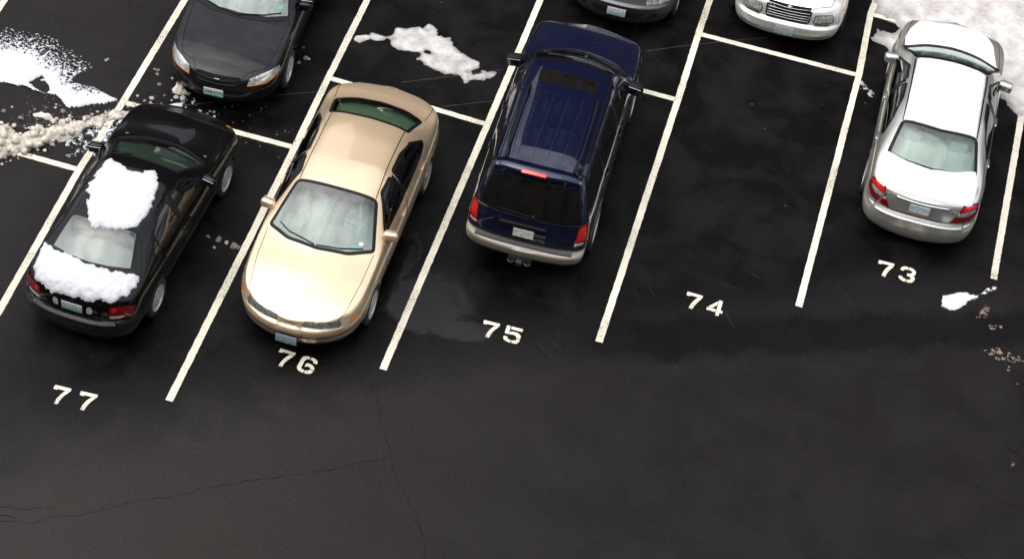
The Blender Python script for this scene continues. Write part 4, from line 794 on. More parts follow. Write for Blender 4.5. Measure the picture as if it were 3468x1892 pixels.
for s_ in (1, -1):
    g.seam('top', [(s_*x, y) for x, y in HOODP], .008, name='hood_gap'); g.seam('top', [(s_*.70, -1.72), (s_*.73, -2.0), (s_*.70, -2.28)], .010, name='trunk_gap')
    g.seam('top', [(s_*.565, .36), (s_*.55, -.3), (s_*.555, -1.08)], .012, name='roof_drip_gap')
    vw = yawview(s_*28)
    hl = g.patch('headlight', vw, [(s_*.20, 2.44, .60), (s_*.5, 2.38, .585), (s_*.70, 2.27, .585), (s_*.70, 2.25, .685), (s_*.5, 2.36, .68), (s_*.21, 2.44, .665)], M['headlens_dark'], r=.02, off=.006, h=.03)
    g.patch('turn_signal', vw, [(s_*.71, 2.26, .60), (s_*.80, 2.16, .605), (s_*.80, 2.14, .67), (s_*.71, 2.25, .675)], M['clear'], r=.012, off=.006, h=.02, parent=hl)
    g.patch('side_marker', yawview(s_*50), [(s_*.81, 2.15, .605), (s_*.885, 2.0, .62), (s_*.885, 1.99, .665), (s_*.81, 2.14, .675)], M['amber'], r=.012, off=.007, h=.02, parent=hl)
    g.patch('tail_light', yawview(s_*140), [(s_*.5, -2.4, .72), (s_*.5, -2.4, .86), (s_*.86, -2.1, .86), (s_*.88, -2.05, .74)], M['red'], r=.03, off=.005)
    g.seam('right' if s_ > 0 else 'left', [(1.05, .58), (-.95, .58)], .03, M['gold'], 'side_moulding', off=.012)
    for z_, w_ in ((.455, .022), (.31, .03)): g.seam(yawview(s_*20), [(s_*.17, 2.5, z_), (s_*.5, 2.45, z_), (s_*.8, 2.25, z_), (s_*.9, 2.0, z_)], w_, M['gap'], 'groove_or_reflection', off=.002)  # creases widened into black bands, painting dark reflections on the nose
g.seam('top', [(.60, 2.26), (.22, 2.40), (0, 2.43), (-.22, 2.40), (-.60, 2.26)], .01, name='hood_gap')
g.patch('nose_panel', 'front', [(-.17, 2.5, .66), (.17, 2.5, .66), (.20, 2.5, .50), (-.20, 2.5, .50)], M['gold'], r=.02, off=.012, h=.03)
g.plate((0, 2.535, .40), 1, M['plate_teal_dim'])
g.mirror(1, .70, 1.0, 1.02, M['gold']); g.mirror(-1, .70, 1.0, 1.02, M['gold'])
g.wheels((1.42, -1.33), .325, .915, M['alloy'], (5, .045, .055))
g.seats(M['seat_beige'], M['dash_beige'], .05, -.95, shelf=(-1.82, .985))
g.rod('top', [(.05, 1.235), (.45, 1.12), (.62, 1.0)], .009, M['plastic'], 'wiper', .012); g.rod('top', [(-.62, 1.07), (-.3, 1.19), (.02, 1.235)], .009, M['plastic'], 'wiper', .012)
g.patch('dealer_sticker', 'top', [(-.60, .98), (-.54, 1.0), (-.54, 1.05), (-.60, 1.03)], M['decal'], r=.004, off=.006, h=.03); g.patch('permit_sticker', 'top', [(-.52, 1.06), (-.45, 1.085), (-.46, 1.12), (-.53, 1.095)], M['decal_green'], r=.004, off=.006, h=.03)
MB().box((0, .50, 1.27), (.22, .03, .06), None, .012).build('rearview_mirror', M['plastic'], g.root, True)

# ---------------------------------------------------------------- black sedan with snow on roof and trunk
M['black'] = paint('black_paint', (.003, .003, .0035), .05, .2, .8, (.075, .072, .07), zhi=.72)
b = Car('parked_car', 'black sedan in stall 77 with snow on its roof and trunk', 'car', (1.2174, 4.4037), -.03308, -2.25, 2.26, .855,
        top=[(-2.25, .86), (-2.16, .965), (-1.9, 1.01), (-1.66, 1.035), (-1.58, 1.06), (-1.03, 1.345), (-.5, 1.40), (-.1, 1.40), (.24, 1.335), (.82, .985), (.95, .95), (1.5, .89), (1.95, .79), (2.15, .72), (2.26, .64)],
        belt=[(-2.25, .80), (-1.6, .93), (0, .93), (.85, .90), (1.5, .82), (2.26, .60)],
        xe=[(-2.25, .66), (-1.6, .65), (-1.03, .525), (0, .54), (.24, .53), (.84, .72), (1.2, .73), (2.0, .70), (2.26, .66)],
        lean_f=[(.2, .1), (.35, .02), (.5, 0), (.56, .03), (.7, .08), (.85, .16)], lean_r=[(.2, .1), (.36, .02), (.5, 0), (.575, .0), (.62, .07), (.8, .08), (1., .13)],
        paint=M['black'], sides=[(-2.25, .95), (-1.3, .99), (0, 1), (1.2, 1.), (2.26, .97)], bowf=[(-2.3, 0), (-1.95, -.03), (-1.6, -.10), (-1.03, -.03), (0, 0), (.24, .03), (.84, .20), (1.4, .1), (2., 0)], capf=(.68, 2.6), capr=(.55, 2.7))
b.arches((1.36, -1.20), .33, .30)
b.patch('windshield', 'top', [(.52, .24), (.70, .88), (.35, 1.01), (0, 1.05), (-.35, 1.01), (-.70, .88), (-.52, .24), (0, .26)], M['glass_green'], r=.06, border=.04, hole=True, cut_in=.02)
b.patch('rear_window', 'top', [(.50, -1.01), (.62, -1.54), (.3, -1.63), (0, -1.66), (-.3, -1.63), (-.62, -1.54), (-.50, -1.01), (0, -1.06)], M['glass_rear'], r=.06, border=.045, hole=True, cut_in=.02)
FW = [(.62, .97), (.55, 1.02), (.16, 1.27), (-.22, 1.305), (-.26, .97)]; RW = [(-.30, .97), (-.30, 1.305), (-.62, 1.295), (-.95, 1.19), (-1.13, 1.03), (-1.08, .97)]
cut_sides(b, FW, RW)
D1 = [(.78, .93), (.80, .6), (.72, .26), (-.22, .24), (-.28, .93), (-.26, 1.33), (.2, 1.3), (.66, .98)]; D2 = [(-.29, .93), (-.23, .24), (-.75, .25), (-.93, .55), (-1.10, .78), (-1.18, .98), (-.9, 1.24), (-.6, 1.32), (-.28, 1.33)]
HD = [(.71, .95), (.68, 1.5), (.60, 1.95), (.4, 2.1), (0, 2.16)]
b.finish(std_panels(mirror_x(HD)+[(0, 1.1)], mirror_x([(.60, -1.62), (.62, -2.1), (.62, -2.25)]), (-1.9, [(-.58, .66), (.58, .66), (.63, 1.1), (-.63, 1.1)]), [D1, D2], 1.75, -1.7, .60, .62))
common_side(b, FW, RW, [D1[:5], D2[:6]], .93, M['black'], [(-.93, 1.0), (-.90, 1.2)], handles=[(-.12, .80), (-.98, .82)])
b.seam('top', [(.67, .90), (.5, .98), (.35, 1.04), (.18, 1.075), (0, 1.085), (-.18, 1.075), (-.35, 1.04), (-.5, .98), (-.67, .90)], .065, M['plastic'], 'cowl', off=.006)
for s_ in (1, -1):
    b.seam('top', [(s_*x, y) for x, y in HD], .008, name='hood_gap'); b.seam('top', [(s_*.62, -1.6), (s_*.635, -1.95), (s_*.60, -2.12)], .010, name='trunk_gap')
    tl = b.patch('tail_light', yawview(s_*148), [(s_*.55, -2.2, .66), (s_*.56, -2.18, .86), (s_*.80, -2.08, .86), (s_*.85, -1.95, .80), (s_*.83, -2.0, .70), (s_*.72, -2.12, .655)], M['red'], r=.025, off=.006, h=.025)
    b.patch('reversing_light', yawview(s_*150), [(s_*.57, -2.2, .67), (s_*.57, -2.2, .715), (s_*.74, -2.12, .72), (s_*.76, -2.1, .695), (s_*.70, -2.14, .672)], M['clear'], r=.012, off=.010, h=.02, parent=tl)
    b.patch('brake_reflector', yawview(s_*150), [(s_*.60, -2.2, .78), (s_*.60, -2.2, .84), (s_*.66, -2.17, .84), (s_*.65, -2.17, .78)], M['redbright'], r=.01, off=.010, h=.02, parent=tl)
    b.patch('plate_lamp', 'rear', [(s_*.205, -2.2, .70), (s_*.205, -2.2, .80), (s_*.25, -2.2, .83), (s_*.29, -2.2, .80), (s_*.285, -2.2, .71), (s_*.245, -2.2, .69)], M['clear'], r=.02, off=.006, h=.02)
    b.patch('side_marker', yawview(s_*55), [(s_*.66, 2.05, .66), (s_*.80, 1.85, .66), (s_*.81, 1.82, .72), (s_*.66, 2.04, .73)], M['amber'], r=.015, off=.006, h=.02)
    b.seam('right' if s_ > 0 else 'left', [(.95, .56), (-.85, .57)], .035, M['plastic'], 'side_moulding', off=.010)
b.plate((0, -2.185, .755), -1, M['plate_teal'], .05)
b.seam('rear', [(-.32, .64), (0, .635), (.32, .64)], .02, M['plastic'], 'trunk_lip', off=.01)
b.seam('rear', [(-.70, .44), (0, .43), (.70, .44)], .016, M['gap'], 'groove_or_reflection', off=.002)
text_obj('SENTRA', .05, M['chrome'], b.root, Matrix.Translation((-.42, b.proj('rear', -.42, .69, .008)[0].y, .69)) @ Matrix.Rotation(math.pi/2, 4, 'X'), 'badge')
text_obj('GXE', .045, M['chrome'], b.root, Matrix.Translation((.43, b.proj('rear', .43, .66, .008)[0].y, .66)) @ Matrix.Rotation(math.pi/2, 4, 'X'), 'badge')
b.mirror(1, .60, .96, .98, M['black']); b.mirror(-1, .60, .96, .98, M['black'])
b.wheels((1.36, -1.20), .305, .842, M['alloy'], (8, .03, .036), .185)
b.seats(M['seat_grey'], M['dash'], -.05, -.92, x=.33, shelf=(-1.66, .97))
b.rod('top', [(.12, 1.06), (.5, .98), (.62, .89)], .008, M['plastic'], 'wiper', .014)
car_snow(b, 'roof_snow', 'thick snow slab on the black sedan roof, spilling over its rear window', [(-.43, .12), (-.29, .03), (-.09, -.04), (.12, -.01), (.25, .12), (.34, .01), (.43, -.27), (.48, -.59), (.46, -.86), (.35, -1.05), (.17, -1.12), (.02, -1.15), (-.08, -1.2), (-.22, -1.14), (-.28, -.96), (-.36, -.88), (-.40, -.70), (-.49, -.55), (-.49, -.27), (-.48, -.03)], h=.028, rag=.09, ragf=12, edge=.09)
car_snow(b, 'trunk_snow', 'band of snow lying across the black sedan trunk below its rear window', [(-.73, -1.46), (-.5, -1.57), (-.23, -1.59), (.06, -1.64), (.33, -1.63), (.56, -1.57), (.72, -1.52), (.72, -1.73), (.66, -1.9), (.52, -2.04), (.23, -2.11), (-.11, -2.13), (-.36, -2.12), (-.6, -2.02), (-.7, -1.86), (-.73, -1.65)], h=.042, rag=.07, ragf=12, edge=.12)

# ---------------------------------------------------------------- navy suv
M['navy'] = paint('navy_paint', (.002, .0048, .024), .15, .2, .6, (.06, .055, .05), zhi=1.15); M['tan'] = paint('tan_cladding', (.20, .18, .145), .2, .45, .4, (.12, .11, .10))
M['ribbed'] = mat('ribbed_step_plastic', (.09, .083, .075), .6)
v = Car('parked_suv', 'dark navy suv with roof rails and tan lower trim in stall 75', 'suv', (6.5498, 8.0614), .0299, -2.41, 2.50, .925,
        top=[(-2.44, 1.73), (-1.7, 1.765), (-.5, 1.775), (.25, 1.745), (.50, 1.67), (1.14, 1.165), (1.28, 1.12), (1.9, 1.06), (2.30, .985), (2.50, .90)],
        belt=[(-2.44, 1.06), (0, 1.10), (1.15, 1.07), (2.43, .84)], xe=[(-2.44, .70), (-1.9, .655), (.45, .64), (1.18, .80), (1.4, .82), (2.43, .76)],
        lean_f=[(.3, .06), (.45, 0), (.62, 0), (.68, .06), (.9, .10), (1.1, .2)], lean_r=[(.38, .10), (.46, .02), (.52, .0), (.605, .0), (.645, .125), (.9, .16), (1.10, .215), (1.66, .50), (1.78, .60)],
        paint=M['navy'], bowf=[(-2.44, -.06), (-1.8, -.03), (0, 0), (.5, .12), (1.15, .27), (1.7, .15), (2.3, 0)], capf=(.55, 3.0), capr=(.30, 4.2), z3=.47, z4=.70, crown=.05, zf=.40)
v.arch_mat = M['tan']; v.arches((1.50, -1.38), .40, .37)
v.patch('windshield', 'top', [(.60, .47), (.76, 1.14), (.4, 1.33), (0, 1.38), (-.4, 1.33), (-.76, 1.14), (-.60, .47), (0, .58)], M['glass_green'], r=.06, border=.04, hole=True, cut_in=.02)
FW = [(.86, 1.14), (.78, 1.2), (.46, 1.50), (.0, 1.60), (-.04, 1.14)]; RW = [(-.09, 1.14), (-.05, 1.61), (-.92, 1.62), (-.95, 1.14)]; QW = [(-1.05, 1.14), (-1.02, 1.62), (-1.72, 1.60), (-1.98, 1.2), (-1.93, 1.14)]
RGW = [(-.74, -2.2, 1.10), (.74, -2.2, 1.10), (.655, -1.95, 1.62), (-.655, -1.95, 1.62)]
cut_sides(v, FW)
D1 = [(1.02, 1.10), (1.04, .8), (.95, .40), (-.05, .38), (-.07, 1.10), (0, 1.65), (.42, 1.58), (.9, 1.14)]; D2 = [(-.08, 1.10), (-.06, .38), (-.82, .40), (-.98, .85), (-1.0, 1.12), (-.97, 1.66), (-.04, 1.67)]
HD = [(.79, 1.2), (.80, 1.7), (.76, 2.24), (.6, 2.39), (0, 2.44)]
tl_ = lambda c, n: (c[:, 2] < .64) & (np.abs(c[:, 0]) > .5) & (c[:, 1] > -2.0) & (c[:, 1] < 2.0)
gate = lambda c, n: (c[:, 1] < -1.85) & (n[:, 1] < -.25) & inpoly(c[:, 0], c[:, 2], [(-.70, .66), (.70, .66), (.76, 1.1), (.66, 1.66), (-.66, 1.66), (-.76, 1.1)])
v.finish([('lower_cladding', tl_, M['tan']), ('rear_bumper', lambda c, n: (c[:, 1] < -1.9) & (c[:, 2] < .635), M['tan']), ('front_bumper', lambda c, n: (c[:, 1] > 1.95) & (c[:, 2] < .64), M['tan']), ('tailgate', gate, None)]+std_panels(mirror_x(HD)+[(0, 1.5)], None, None, [D1, D2], 9, -9, 0, 0))
common_side(v, FW, RW, [D1[:5], D2[:5]], 1.1, M['navy'], handles=[(.05, .98), (-.86, 1.0)], glassm=M['glass_dark'])
for sg, vw in ((1, 'right'), (-1, 'left')):
    v.patch('quarter_window', vw, QW, M['glass_dark'], r=.05, border=.03, off=.004, off_in=.004)
    v.seam('top', [(sg*x, y) for x, y in HD], .008, name='hood_gap')
    # raised roof rail with its feet
    P = [(sg*.50, -1.80), (sg*.53, -1.5), (sg*.53, -.6), (sg*.515, -.22)]; Q = [v.proj('top', *p)[0] for p in resample(P, .06, False)]; nQ = len(Q)
    rr = [Vector((q.x, q.y, q.z+.055*min(1, i/2.5, (nQ-1-i)/2.5)+.004)) for i, q in enumerate(Q)]; MB().tube(rr, [.016+.010*min(1, 2/(1+min(i, nQ-1-i))) for i in range(nQ)], 8).build('roof_rail', M['plastic'], v.root, True)
    v.seam('top', [(sg*.60, -1.82), (sg*.605, -.6), (sg*.60, .35)], .022, M['seal'], 'roof_ditch', off=.002)
    v.rod('top', [(sg*.435, -1.72), (sg*.46, -1.4), (sg*.46, -.3)], .006, M['navy'], 'roof_rib', .0)
    hl = yawview(sg*35); v.patch('headlight', hl, [(sg*.5, 2.3, .72), (sg*.5, 2.3, .86), (sg*.82, 2.15, .88), (sg*.85, 2.05, .74)], M['headlens'], r=.03, off=.006)
    v.patch('side_marker', yawview(sg*62), [(sg*.86, 2.1, .74), (sg*.86, 2.1, .87), (sg*.91, 1.93, .86), (sg*.92, 1.9, .76)], M['amber'], r=.02, off=.006, h=.02)
    tl = v.patch('tail_light', yawview(sg*150), [(sg*.715, -2.26, .72), (sg*.76, -2.2, 1.08), (sg*.86, -2.12, 1.10), (sg*.915, -2.02, 1.06), (sg*.915, -2.1, .80), (sg*.84, -2.22, .72)], M['red'], r=.025, off=.007, h=.025)
    v.patch('brake_lens', yawview(sg*150), [(sg*.735, -2.26, .82), (sg*.765, -2.2, 1.05), (sg*.85, -2.12, 1.06), (sg*.875, -2.16, .84)], M['redbright'], r=.02, off=.011, h=.025, parent=tl)
    v.patch('reversing_light', yawview(sg*152), [(sg*.735, -2.27, .75), (sg*.74, -2.26, .80), (sg*.85, -2.2, .805), (sg*.85, -2.2, .76)], M['clear'], r=.012, off=.011, h=.02, parent=tl)
    v.mirror(sg, .83, 1.22, 1.07, M['plastic'], (.25, .15, .19))
for gx in (-.34, -.13, .09, .30): v.rod('top', [(gx-.02, -1.68), (gx, -.9), (gx+.01, -.22)], .0075, M['navy'], 'roof_rib', .0)
sr = v.patch('sunroof', 'top', [(-.45, .22), (.45, .20), (.44, -.10), (-.44, -.10)], M['glass_dark'], r=.05, border=.014, off=.004, bname='sunroof_seal')
tg = v.parts['tailgate'][0]
v.patch('rear_window', 'rear', RGW, M['glass_dark'], r=.06, border=.03, off=.006, parent=tg, off_in=.005)
SPO = MB(); NP = 25
sx_ = np.linspace(-.63, .63, NP)      # spoiler lip over the tailgate glass
Vs = []
for x in sx_:
    yb = v.proj('top', x, -1.80)[0]; e = .045*(abs(x)/.63)**2; k = .60
    Vs += [(x, -1.82+e, yb.z+.012), (x, -1.92+e, yb.z+.004), (x, -2.035+e*2.2, yb.z-.05), (x, -2.03+e*2.2, yb.z-.075), (x, -1.93+e, yb.z-.085)]
SPO.add(Vs, [(5*i+j, 5*i+(j+1) % 5, 5*i+5+(j+1) % 5, 5*i+5+j) for i in range(NP-1) for j in range(5)]+[(0, 1, 2, 3, 4), tuple(range(5*NP-5, 5*NP))[::-1]]).build('spoiler', M['navy'], v.root, True)
MB().box((-.045, -2.00, 1.722), (.37, .07, .035), Matrix.Rotation(.45, 3, 'X'), .014).build('stop_lamp', M['redbright'], v.root, True)
for x in (-.47, .42): MB().box((x, -2.045, 1.655), (.035, .04, .13), Matrix.Rotation(-.35, 3, 'X'), .012).build('glass_hinge', M['plastic'], tg, True)
v.seam('rear', [(-.76, 1.085), (0, 1.08), (.76, 1.085)], .02, M['chrome'], 'glass_edge_trim', tg, .012)
v.seam('rear', [(-.73, .98), (0, .975), (.73, .98)], .010, M['gap'], 'tailgate_crease', tg, .002)
MB().box((-.05, v.proj('rear', -.05, .945)[0].y-.012, .945), (.70, .05, .085), Matrix.Rotation(.1, 3, 'X'), .012).build('license_plate_light_bar', M['plastic'], tg, True)
p_ = v.proj('rear', 0, .83, .012)[0]; v.plate((-.02, p_.y, .83), -1, M['plate_cream'], -.05, frame=False)
v.rod('rear', [(-.42, 1.135), (-.05, 1.12), (.06, 1.12)], .009, M['plastic'], 'wiper', .018, tg)
p_ = v.proj('rear', .08, 1.12, .02)[0]; MB().tube([p_+Vector((0, .03, 0)), p_-Vector((0, .03, 0))], .028, 12).build('wiper_motor_cap', M['plastic'], tg, True)
stp = MB(); ox_ = np.linspace(-.72, .72, 33); oy_ = [-2.402+.045*abs(x/.72)**3.4 for x in ox_]
stp.prism([(x, y) for x, y in zip(ox_, oy_)]+[(x, y+.125) for x, y in list(zip(ox_, oy_))[::-1]], .60, .652)
stp.build('bumper_step', M['ribbed'], v.root)
rb = MB()
for i in range(54):
    x = -.70+i*1.4/53
    rb.box((x, -2.34+.045*abs(x/.72)**3.4, .656), (.012, .10, .010))
rb.build('step_ribs', M['ribbed'], v.parts['rear_bumper'][0] if 'rear_bumper' in v.parts else v.root, kind='stuff')
hb = MB().box((0, -2.40, .40), (.34, .12, .10)).box((0, -2.47, .39), (.09, .12, .08), None, .01); hk = hb.build('tow_hitch', M['steel'], v.root)
for x in (-.12, .12): MB().tube([(x+.05*math.cos(a), -2.47+.05*math.sin(a), .39) for a in np.linspace(math.pi, 2*math.pi, 9)], .011, 6).build('chain_loop', M['steel'], hk, True)
cg = MB()
for i in range(46):
    x = -.56+i*1.12/45
    if abs(x+.02) < .12: continue
    y = 1.40-.26*(x/.6)**2; p = v.proj('top', x, y)[0]; cg.box((x, p.y, p.z+.004), (.008, .075, .008))
v.seam('top', [(.77, 1.14), (.6, 1.25), (.4, 1.34), (.2, 1.39), (0, 1.40), (-.2, 1.39), (-.4, 1.34), (-.6, 1.25), (-.77, 1.14)], .065, M['plastic'], 'cowl', off=.006)
cg.build('cowl_slats', M['chrome'] if 0 else M['steel'], v.root, kind='stuff')
v.rod('top', [(.1, 1.37), (.45, 1.24), (.66, 1.08)], .009, M['plastic'], 'wiper', .02); v.rod('top', [(-.62, 1.18), (-.25, 1.34), (.05, 1.38)], .009, M['plastic'], 'wiper', .02)
MB().tube([(.70, 1.75, 1.02), (.72, 1.72, 1.75)], [.004, .002], 5).build('antenna', M['plastic'], v.root, True)
v.wheels((1.50, -1.38), .37, .915, M['alloy'], (5, .06, .065), .24)
v.seats(M['seat_grey'], M['dash'], .1, -.9, zs=.8, ztop=1.25, wheel=True)

# ---------------------------------------------------------------- silver sedan under snow
M['silver'] = paint('silver_paint', (.68, .67, .62), .8, .30, .35, (.20, .19, .17))
c = Car('parked_car', 'silver sedan in stall 73 covered with smooth white snow', 'car', (12.0489, 10.7590), .0101, -2.45, 2.38, .90,
        top=[(-2.45, .98), (-2.34, 1.06), (-2.0, 1.09), (-1.78, 1.10), (-1.68, 1.125), (-1.13, 1.40), (-.6, 1.455), (-.1, 1.455), (.43, 1.39), (.98, 1.01), (1.1, .98), (1.7, .92), (2.1, .83), (2.38, .70)],
        belt=[(-2.45, .90), (-1.7, .98), (0, .97), (1.0, .94), (1.7, .84), (2.38, .62)],
        xe=[(-2.45, .73), (-1.75, .71), (-1.13, .60), (0, .60), (.38, .585), (1.02, .78), (1.3, .79), (2.38, .70)],
        lean_f=[(.2, .1), (.35, .02), (.5, 0), (.56, .02), (.7, .07), (.9, .18)], lean_r=[(.2, .08), (.36, .02), (.5, 0), (.61, .0), (.67, .05), (.85, .06), (1.1, .11)],
        paint=M['silver'], bowf=[(-2.4, 0), (-2., -.03), (-1.68, -.15), (-1.13, -.05), (0, 0), (.38, .05), (1.0, .30), (1.5, .15), (2.1, 0)], capf=(.85, 2.3), capr=(.58, 3.0))
c.arches((1.42, -1.30), .345, .32)
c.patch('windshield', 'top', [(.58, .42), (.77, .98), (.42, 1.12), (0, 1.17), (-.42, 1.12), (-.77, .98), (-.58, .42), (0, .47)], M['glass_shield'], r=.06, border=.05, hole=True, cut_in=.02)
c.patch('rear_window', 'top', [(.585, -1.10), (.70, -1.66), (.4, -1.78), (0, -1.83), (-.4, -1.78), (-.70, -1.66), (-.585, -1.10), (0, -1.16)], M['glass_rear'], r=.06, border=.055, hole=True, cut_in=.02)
FW = [(.76, 1.0), (.68, 1.07), (.22, 1.33), (-.14, 1.36), (-.18, 1.0)]; RW = [(-.22, 1.0), (-.22, 1.36), (-.62, 1.35), (-.98, 1.24), (-1.22, 1.08), (-1.16, 1.0)]
cut_sides(c, FW, RW)
D1 = [(.88, .96), (.90, .6), (.80, .26), (-.14, .24), (-.20, .96), (-.18, 1.39), (.26, 1.35), (.80, 1.0)]; D2 = [(-.21, .96), (-.15, .24), (-.82, .25), (-1.0, .55), (-1.2, .8), (-1.28, 1.0), (-1.0, 1.28), (-.6, 1.38), (-.2, 1.39)]
HD = [(.78, 1.1), (.75, 1.6), (.68, 2.05), (.4, 2.2), (0, 2.26)]
c.finish(std_panels(mirror_x(HD)+[(0, 1.3)], mirror_x([(.68, -1.75), (.68, -2.5)]), (-2.0, [(-.50, .70), (.50, .70), (.66, 1.05), (.66, 1.2), (-.66, 1.2), (-.66, 1.05)]), [D1, D2], 1.8, -1.8, .60, .66))
common_side(c, FW, RW, [D1[:5], D2[:6]], .93, M['chrome'], handles=[(-.04, .84), (-1.04, .86)])
c.seam('top', [(.77, 1.02), (.6, 1.10), (.42, 1.165), (.2, 1.205), (0, 1.22), (-.2, 1.205), (-.42, 1.165), (-.6, 1.10), (-.77, 1.02)], .115, M['plastic'], 'cowl', off=.008)
for s_ in (1, -1):
    c.seam('top', [(s_*x, y) for x, y in HD], .008, name='hood_gap'); c.seam('top', [(s_*.68, -1.74), (s_*.70, -2.1), (s_*.67, -2.33)], .010, name='trunk_gap')
    c.seam('rear', [(s_*.66, 1.02), (s_*.50, .70)], .012, name='trunk_gap'); c.seam('top', [(s_*.57, .4), (s_*.565, -.4), (s_*.57, -1.1)], .02, M['seal'], 'roof_ditch', off=.003)
    tl = c.patch('tail_light', yawview(s_*150), [(s_*.50, -2.44, .70), (s_*.655, -2.38, 1.0), (s_*.80, -2.24, 1.0), (s_*.86, -2.16, .97), (s_*.89, -2.16, .82), (s_*.80, -2.3, .72)], M['red'], r=.02, off=.006, h=.022)
    c.patch('brake_lens', yawview(s_*150), [(s_*.625, -2.38, .90), (s_*.665, -2.37, .985), (s_*.80, -2.24, .985), (s_*.85, -2.15, .93)], M['redbright'], r=.015, off=.010, h=.022, parent=tl)
    c.patch('reversing_light', yawview(s_*150), [(s_*.57, -2.43, .825), (s_*.625, -2.4, .895), (s_*.81, -2.22, .915), (s_*.83, -2.2, .875), (s_*.74, -2.31, .83)], M['headlens'], r=.02, off=.011, h=.022, parent=tl)
c.seam('rear', [(-.50, .70), (0, .69), (.50, .70)], .012, name='trunk_gap')
c.patch('plate_recess', 'rear', [(-.40, -2.4, .93), (.40, -2.4, .93), (.30, -2.4, .735), (-.34, -2.4, .735)], M['silver'], r=.03, off=.002)
c.rod('rear', [(-.40, .945), (0, .94), (.40, .945)], .011, M['chrome'], 'plate_garnish', .008)
p_ = c.proj('rear', 0, .84, .008)[0]; pl = c.plate((-.02, p_.y-.005, .84), -1, M['plate_blue'], .02, frame=False)
text_obj('CAMRY', .04, M['chrome'], c.root, Matrix.Translation((-.53, c.proj('rear', -.53, .93, .006)[0].y, .93)) @ Matrix.Rotation(math.pi/2, 4, 'X'), 'badge')
text_obj('CAMRY LE', .045, M['chrome'], c.root, Matrix.Translation((.47, c.proj('rear', .47, .90, .006)[0].y, .90)) @ Matrix.Rotation(math.pi/2, 4, 'X'), 'badge')
c.mirror(1, .66, 1.02, 1.03, M['silver'], (.23, .14, .15)); c.mirror(-1, .66, 1.02, 1.03, M['silver'], (.23, .14, .15))
c.wheels((1.42, -1.30), .325, .885, M['alloy'], (7, .03, .04))
c.seats(M['seat_pale'], M['dash_beige'], .05, -.98, shelf=(-1.84, 1.035), x=.36)
car_snow(c, 'hood_snow', 'white snow sheet on the silver sedan hood', [(-.72, 1.62), (-.60, 1.92), (-.45, 2.0), (-.30, 1.93), (-.15, 2.03), (.22, 2.07), (.50, 1.98), (.64, 1.7), (.74, 1.09), (.42, 1.22), (0, 1.275), (-.42, 1.22), (-.75, 1.08), (-.76, 1.38)], h=.035, rag=.02, ragf=2.5, edge=.08, bulge=.15, m=M['snow_smooth'])
car_snow(c, 'roof_snow', 'smooth snow blanket over the whole silver sedan roof', [(-.54, .38), (-.3, .42), (0, .44), (.27, .42), (.54, .36), (.545, -.17), (.545, -.68), (.56, -1.09), (.3, -1.13), (0, -1.155), (-.3, -1.13), (-.57, -1.09), (-.555, -.64), (-.55, -.13)], h=.04, rag=.012, ragf=3, edge=.06, bulge=.12, m=M['snow_smooth'])
car_snow(c, 'trunk_snow', 'thick snow layer on the silver sedan trunk lid', [(-.72, -1.60), (-.5, -1.70), (-.36, -1.75), (0, -1.80), (.34, -1.74), (.67, -1.60), (.74, -1.8), (.72, -2.22), (.41, -2.30), (0, -2.335), (-.42, -2.30), (-.69, -2.24), (-.76, -2.15), (-.79, -1.83), (-.77, -1.62)], h=.04, rag=.012, ragf=3, edge=.10, bulge=.08, m=M['snow_smooth'])

# ---------------------------------------------------------------- cars of the far row, noses towards the viewer
M['charcoal'] = paint('charcoal_paint', (.004, .0045, .006), .1, .25, .12, (.08, .08, .08))
def far_sedan(label, loc, rz, m, W_=.893, y1=2.40):
    a = Car('parked_car', label, 'car', loc, rz, -2.38, y1, W_,
        top=[(-2.38, .88), (-2.25, .97), (-1.9, 1.02), (-1.70, 1.05), (-1.1, 1.38), (-.5, 1.44), (-.1, 1.44), (.32, 1.37), (.90, 1.0), (1.02, .97), (1.6, .90), (2.1, .80), (2.3, .74), (y1, .66)],
        belt=[(-2.38, .8), (-1.7, .93), (0, .93), (.9, .90), (1.6, .82), (y1, .60)], xe=[(-2.38, .7), (-1.7, .68), (-1.1, .57), (.3, .57), (.95, .75), (1.3, .77), (y1, .68)],
        lean_f=[(.2, .10), (.32, .03), (.45, 0), (.52, .0), (.6, .04), (.74, .09), (.9, .2)], lean_r=[(.2, .1), (.4, 0), (.6, 0), (.66, .06), (1., .12)], paint=m,
        bowf=[(-2.3, 0), (-1.7, -.14), (-1.1, -.03), (.3, .03), (.95, .24), (1.5, .12), (2.1, 0)], capf=(.75, 2.5), capr=(.6, 2.6))
    a.arches((1.38, -1.33), .345, .315); return a
a = far_sedan('charcoal sedan at top facing the black car, with white and green front plate', (1.23, 9.66), 3.2016, M['charcoal'])
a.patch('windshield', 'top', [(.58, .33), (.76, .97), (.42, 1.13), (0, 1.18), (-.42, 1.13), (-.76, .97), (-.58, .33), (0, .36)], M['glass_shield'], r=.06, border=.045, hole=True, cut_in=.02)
a.patch('rear_window', 'top', [(.58, -1.1), (.68, -1.62), (0, -1.78), (-.68, -1.62), (-.58, -1.1)], M['glass_green'], r=.06, border=.045, hole=True, cut_in=.02)
FW = [(.72, .98), (.64, 1.04), (.22, 1.30), (-.12, 1.34), (-.16, .98)]; RW = [(-.20, .98), (-.20, 1.34), (-.62, 1.33), (-.98, 1.22), (-1.2, 1.04), (-1.14, .98)]; cut_sides(a, FW, RW)
D1 = [(.84, .94), (.86, .6), (.78, .26), (-.12, .24), (-.18, .94), (-.16, 1.36), (.2, 1.36), (.70, 1.04)]; D2 = [(-.19, .94), (-.13, .24), (-.82, .25), (-1.02, .55), (-1.22, .80), (-1.28, 1.0), (-.98, 1.26), (-.6, 1.36), (-.18, 1.36)]
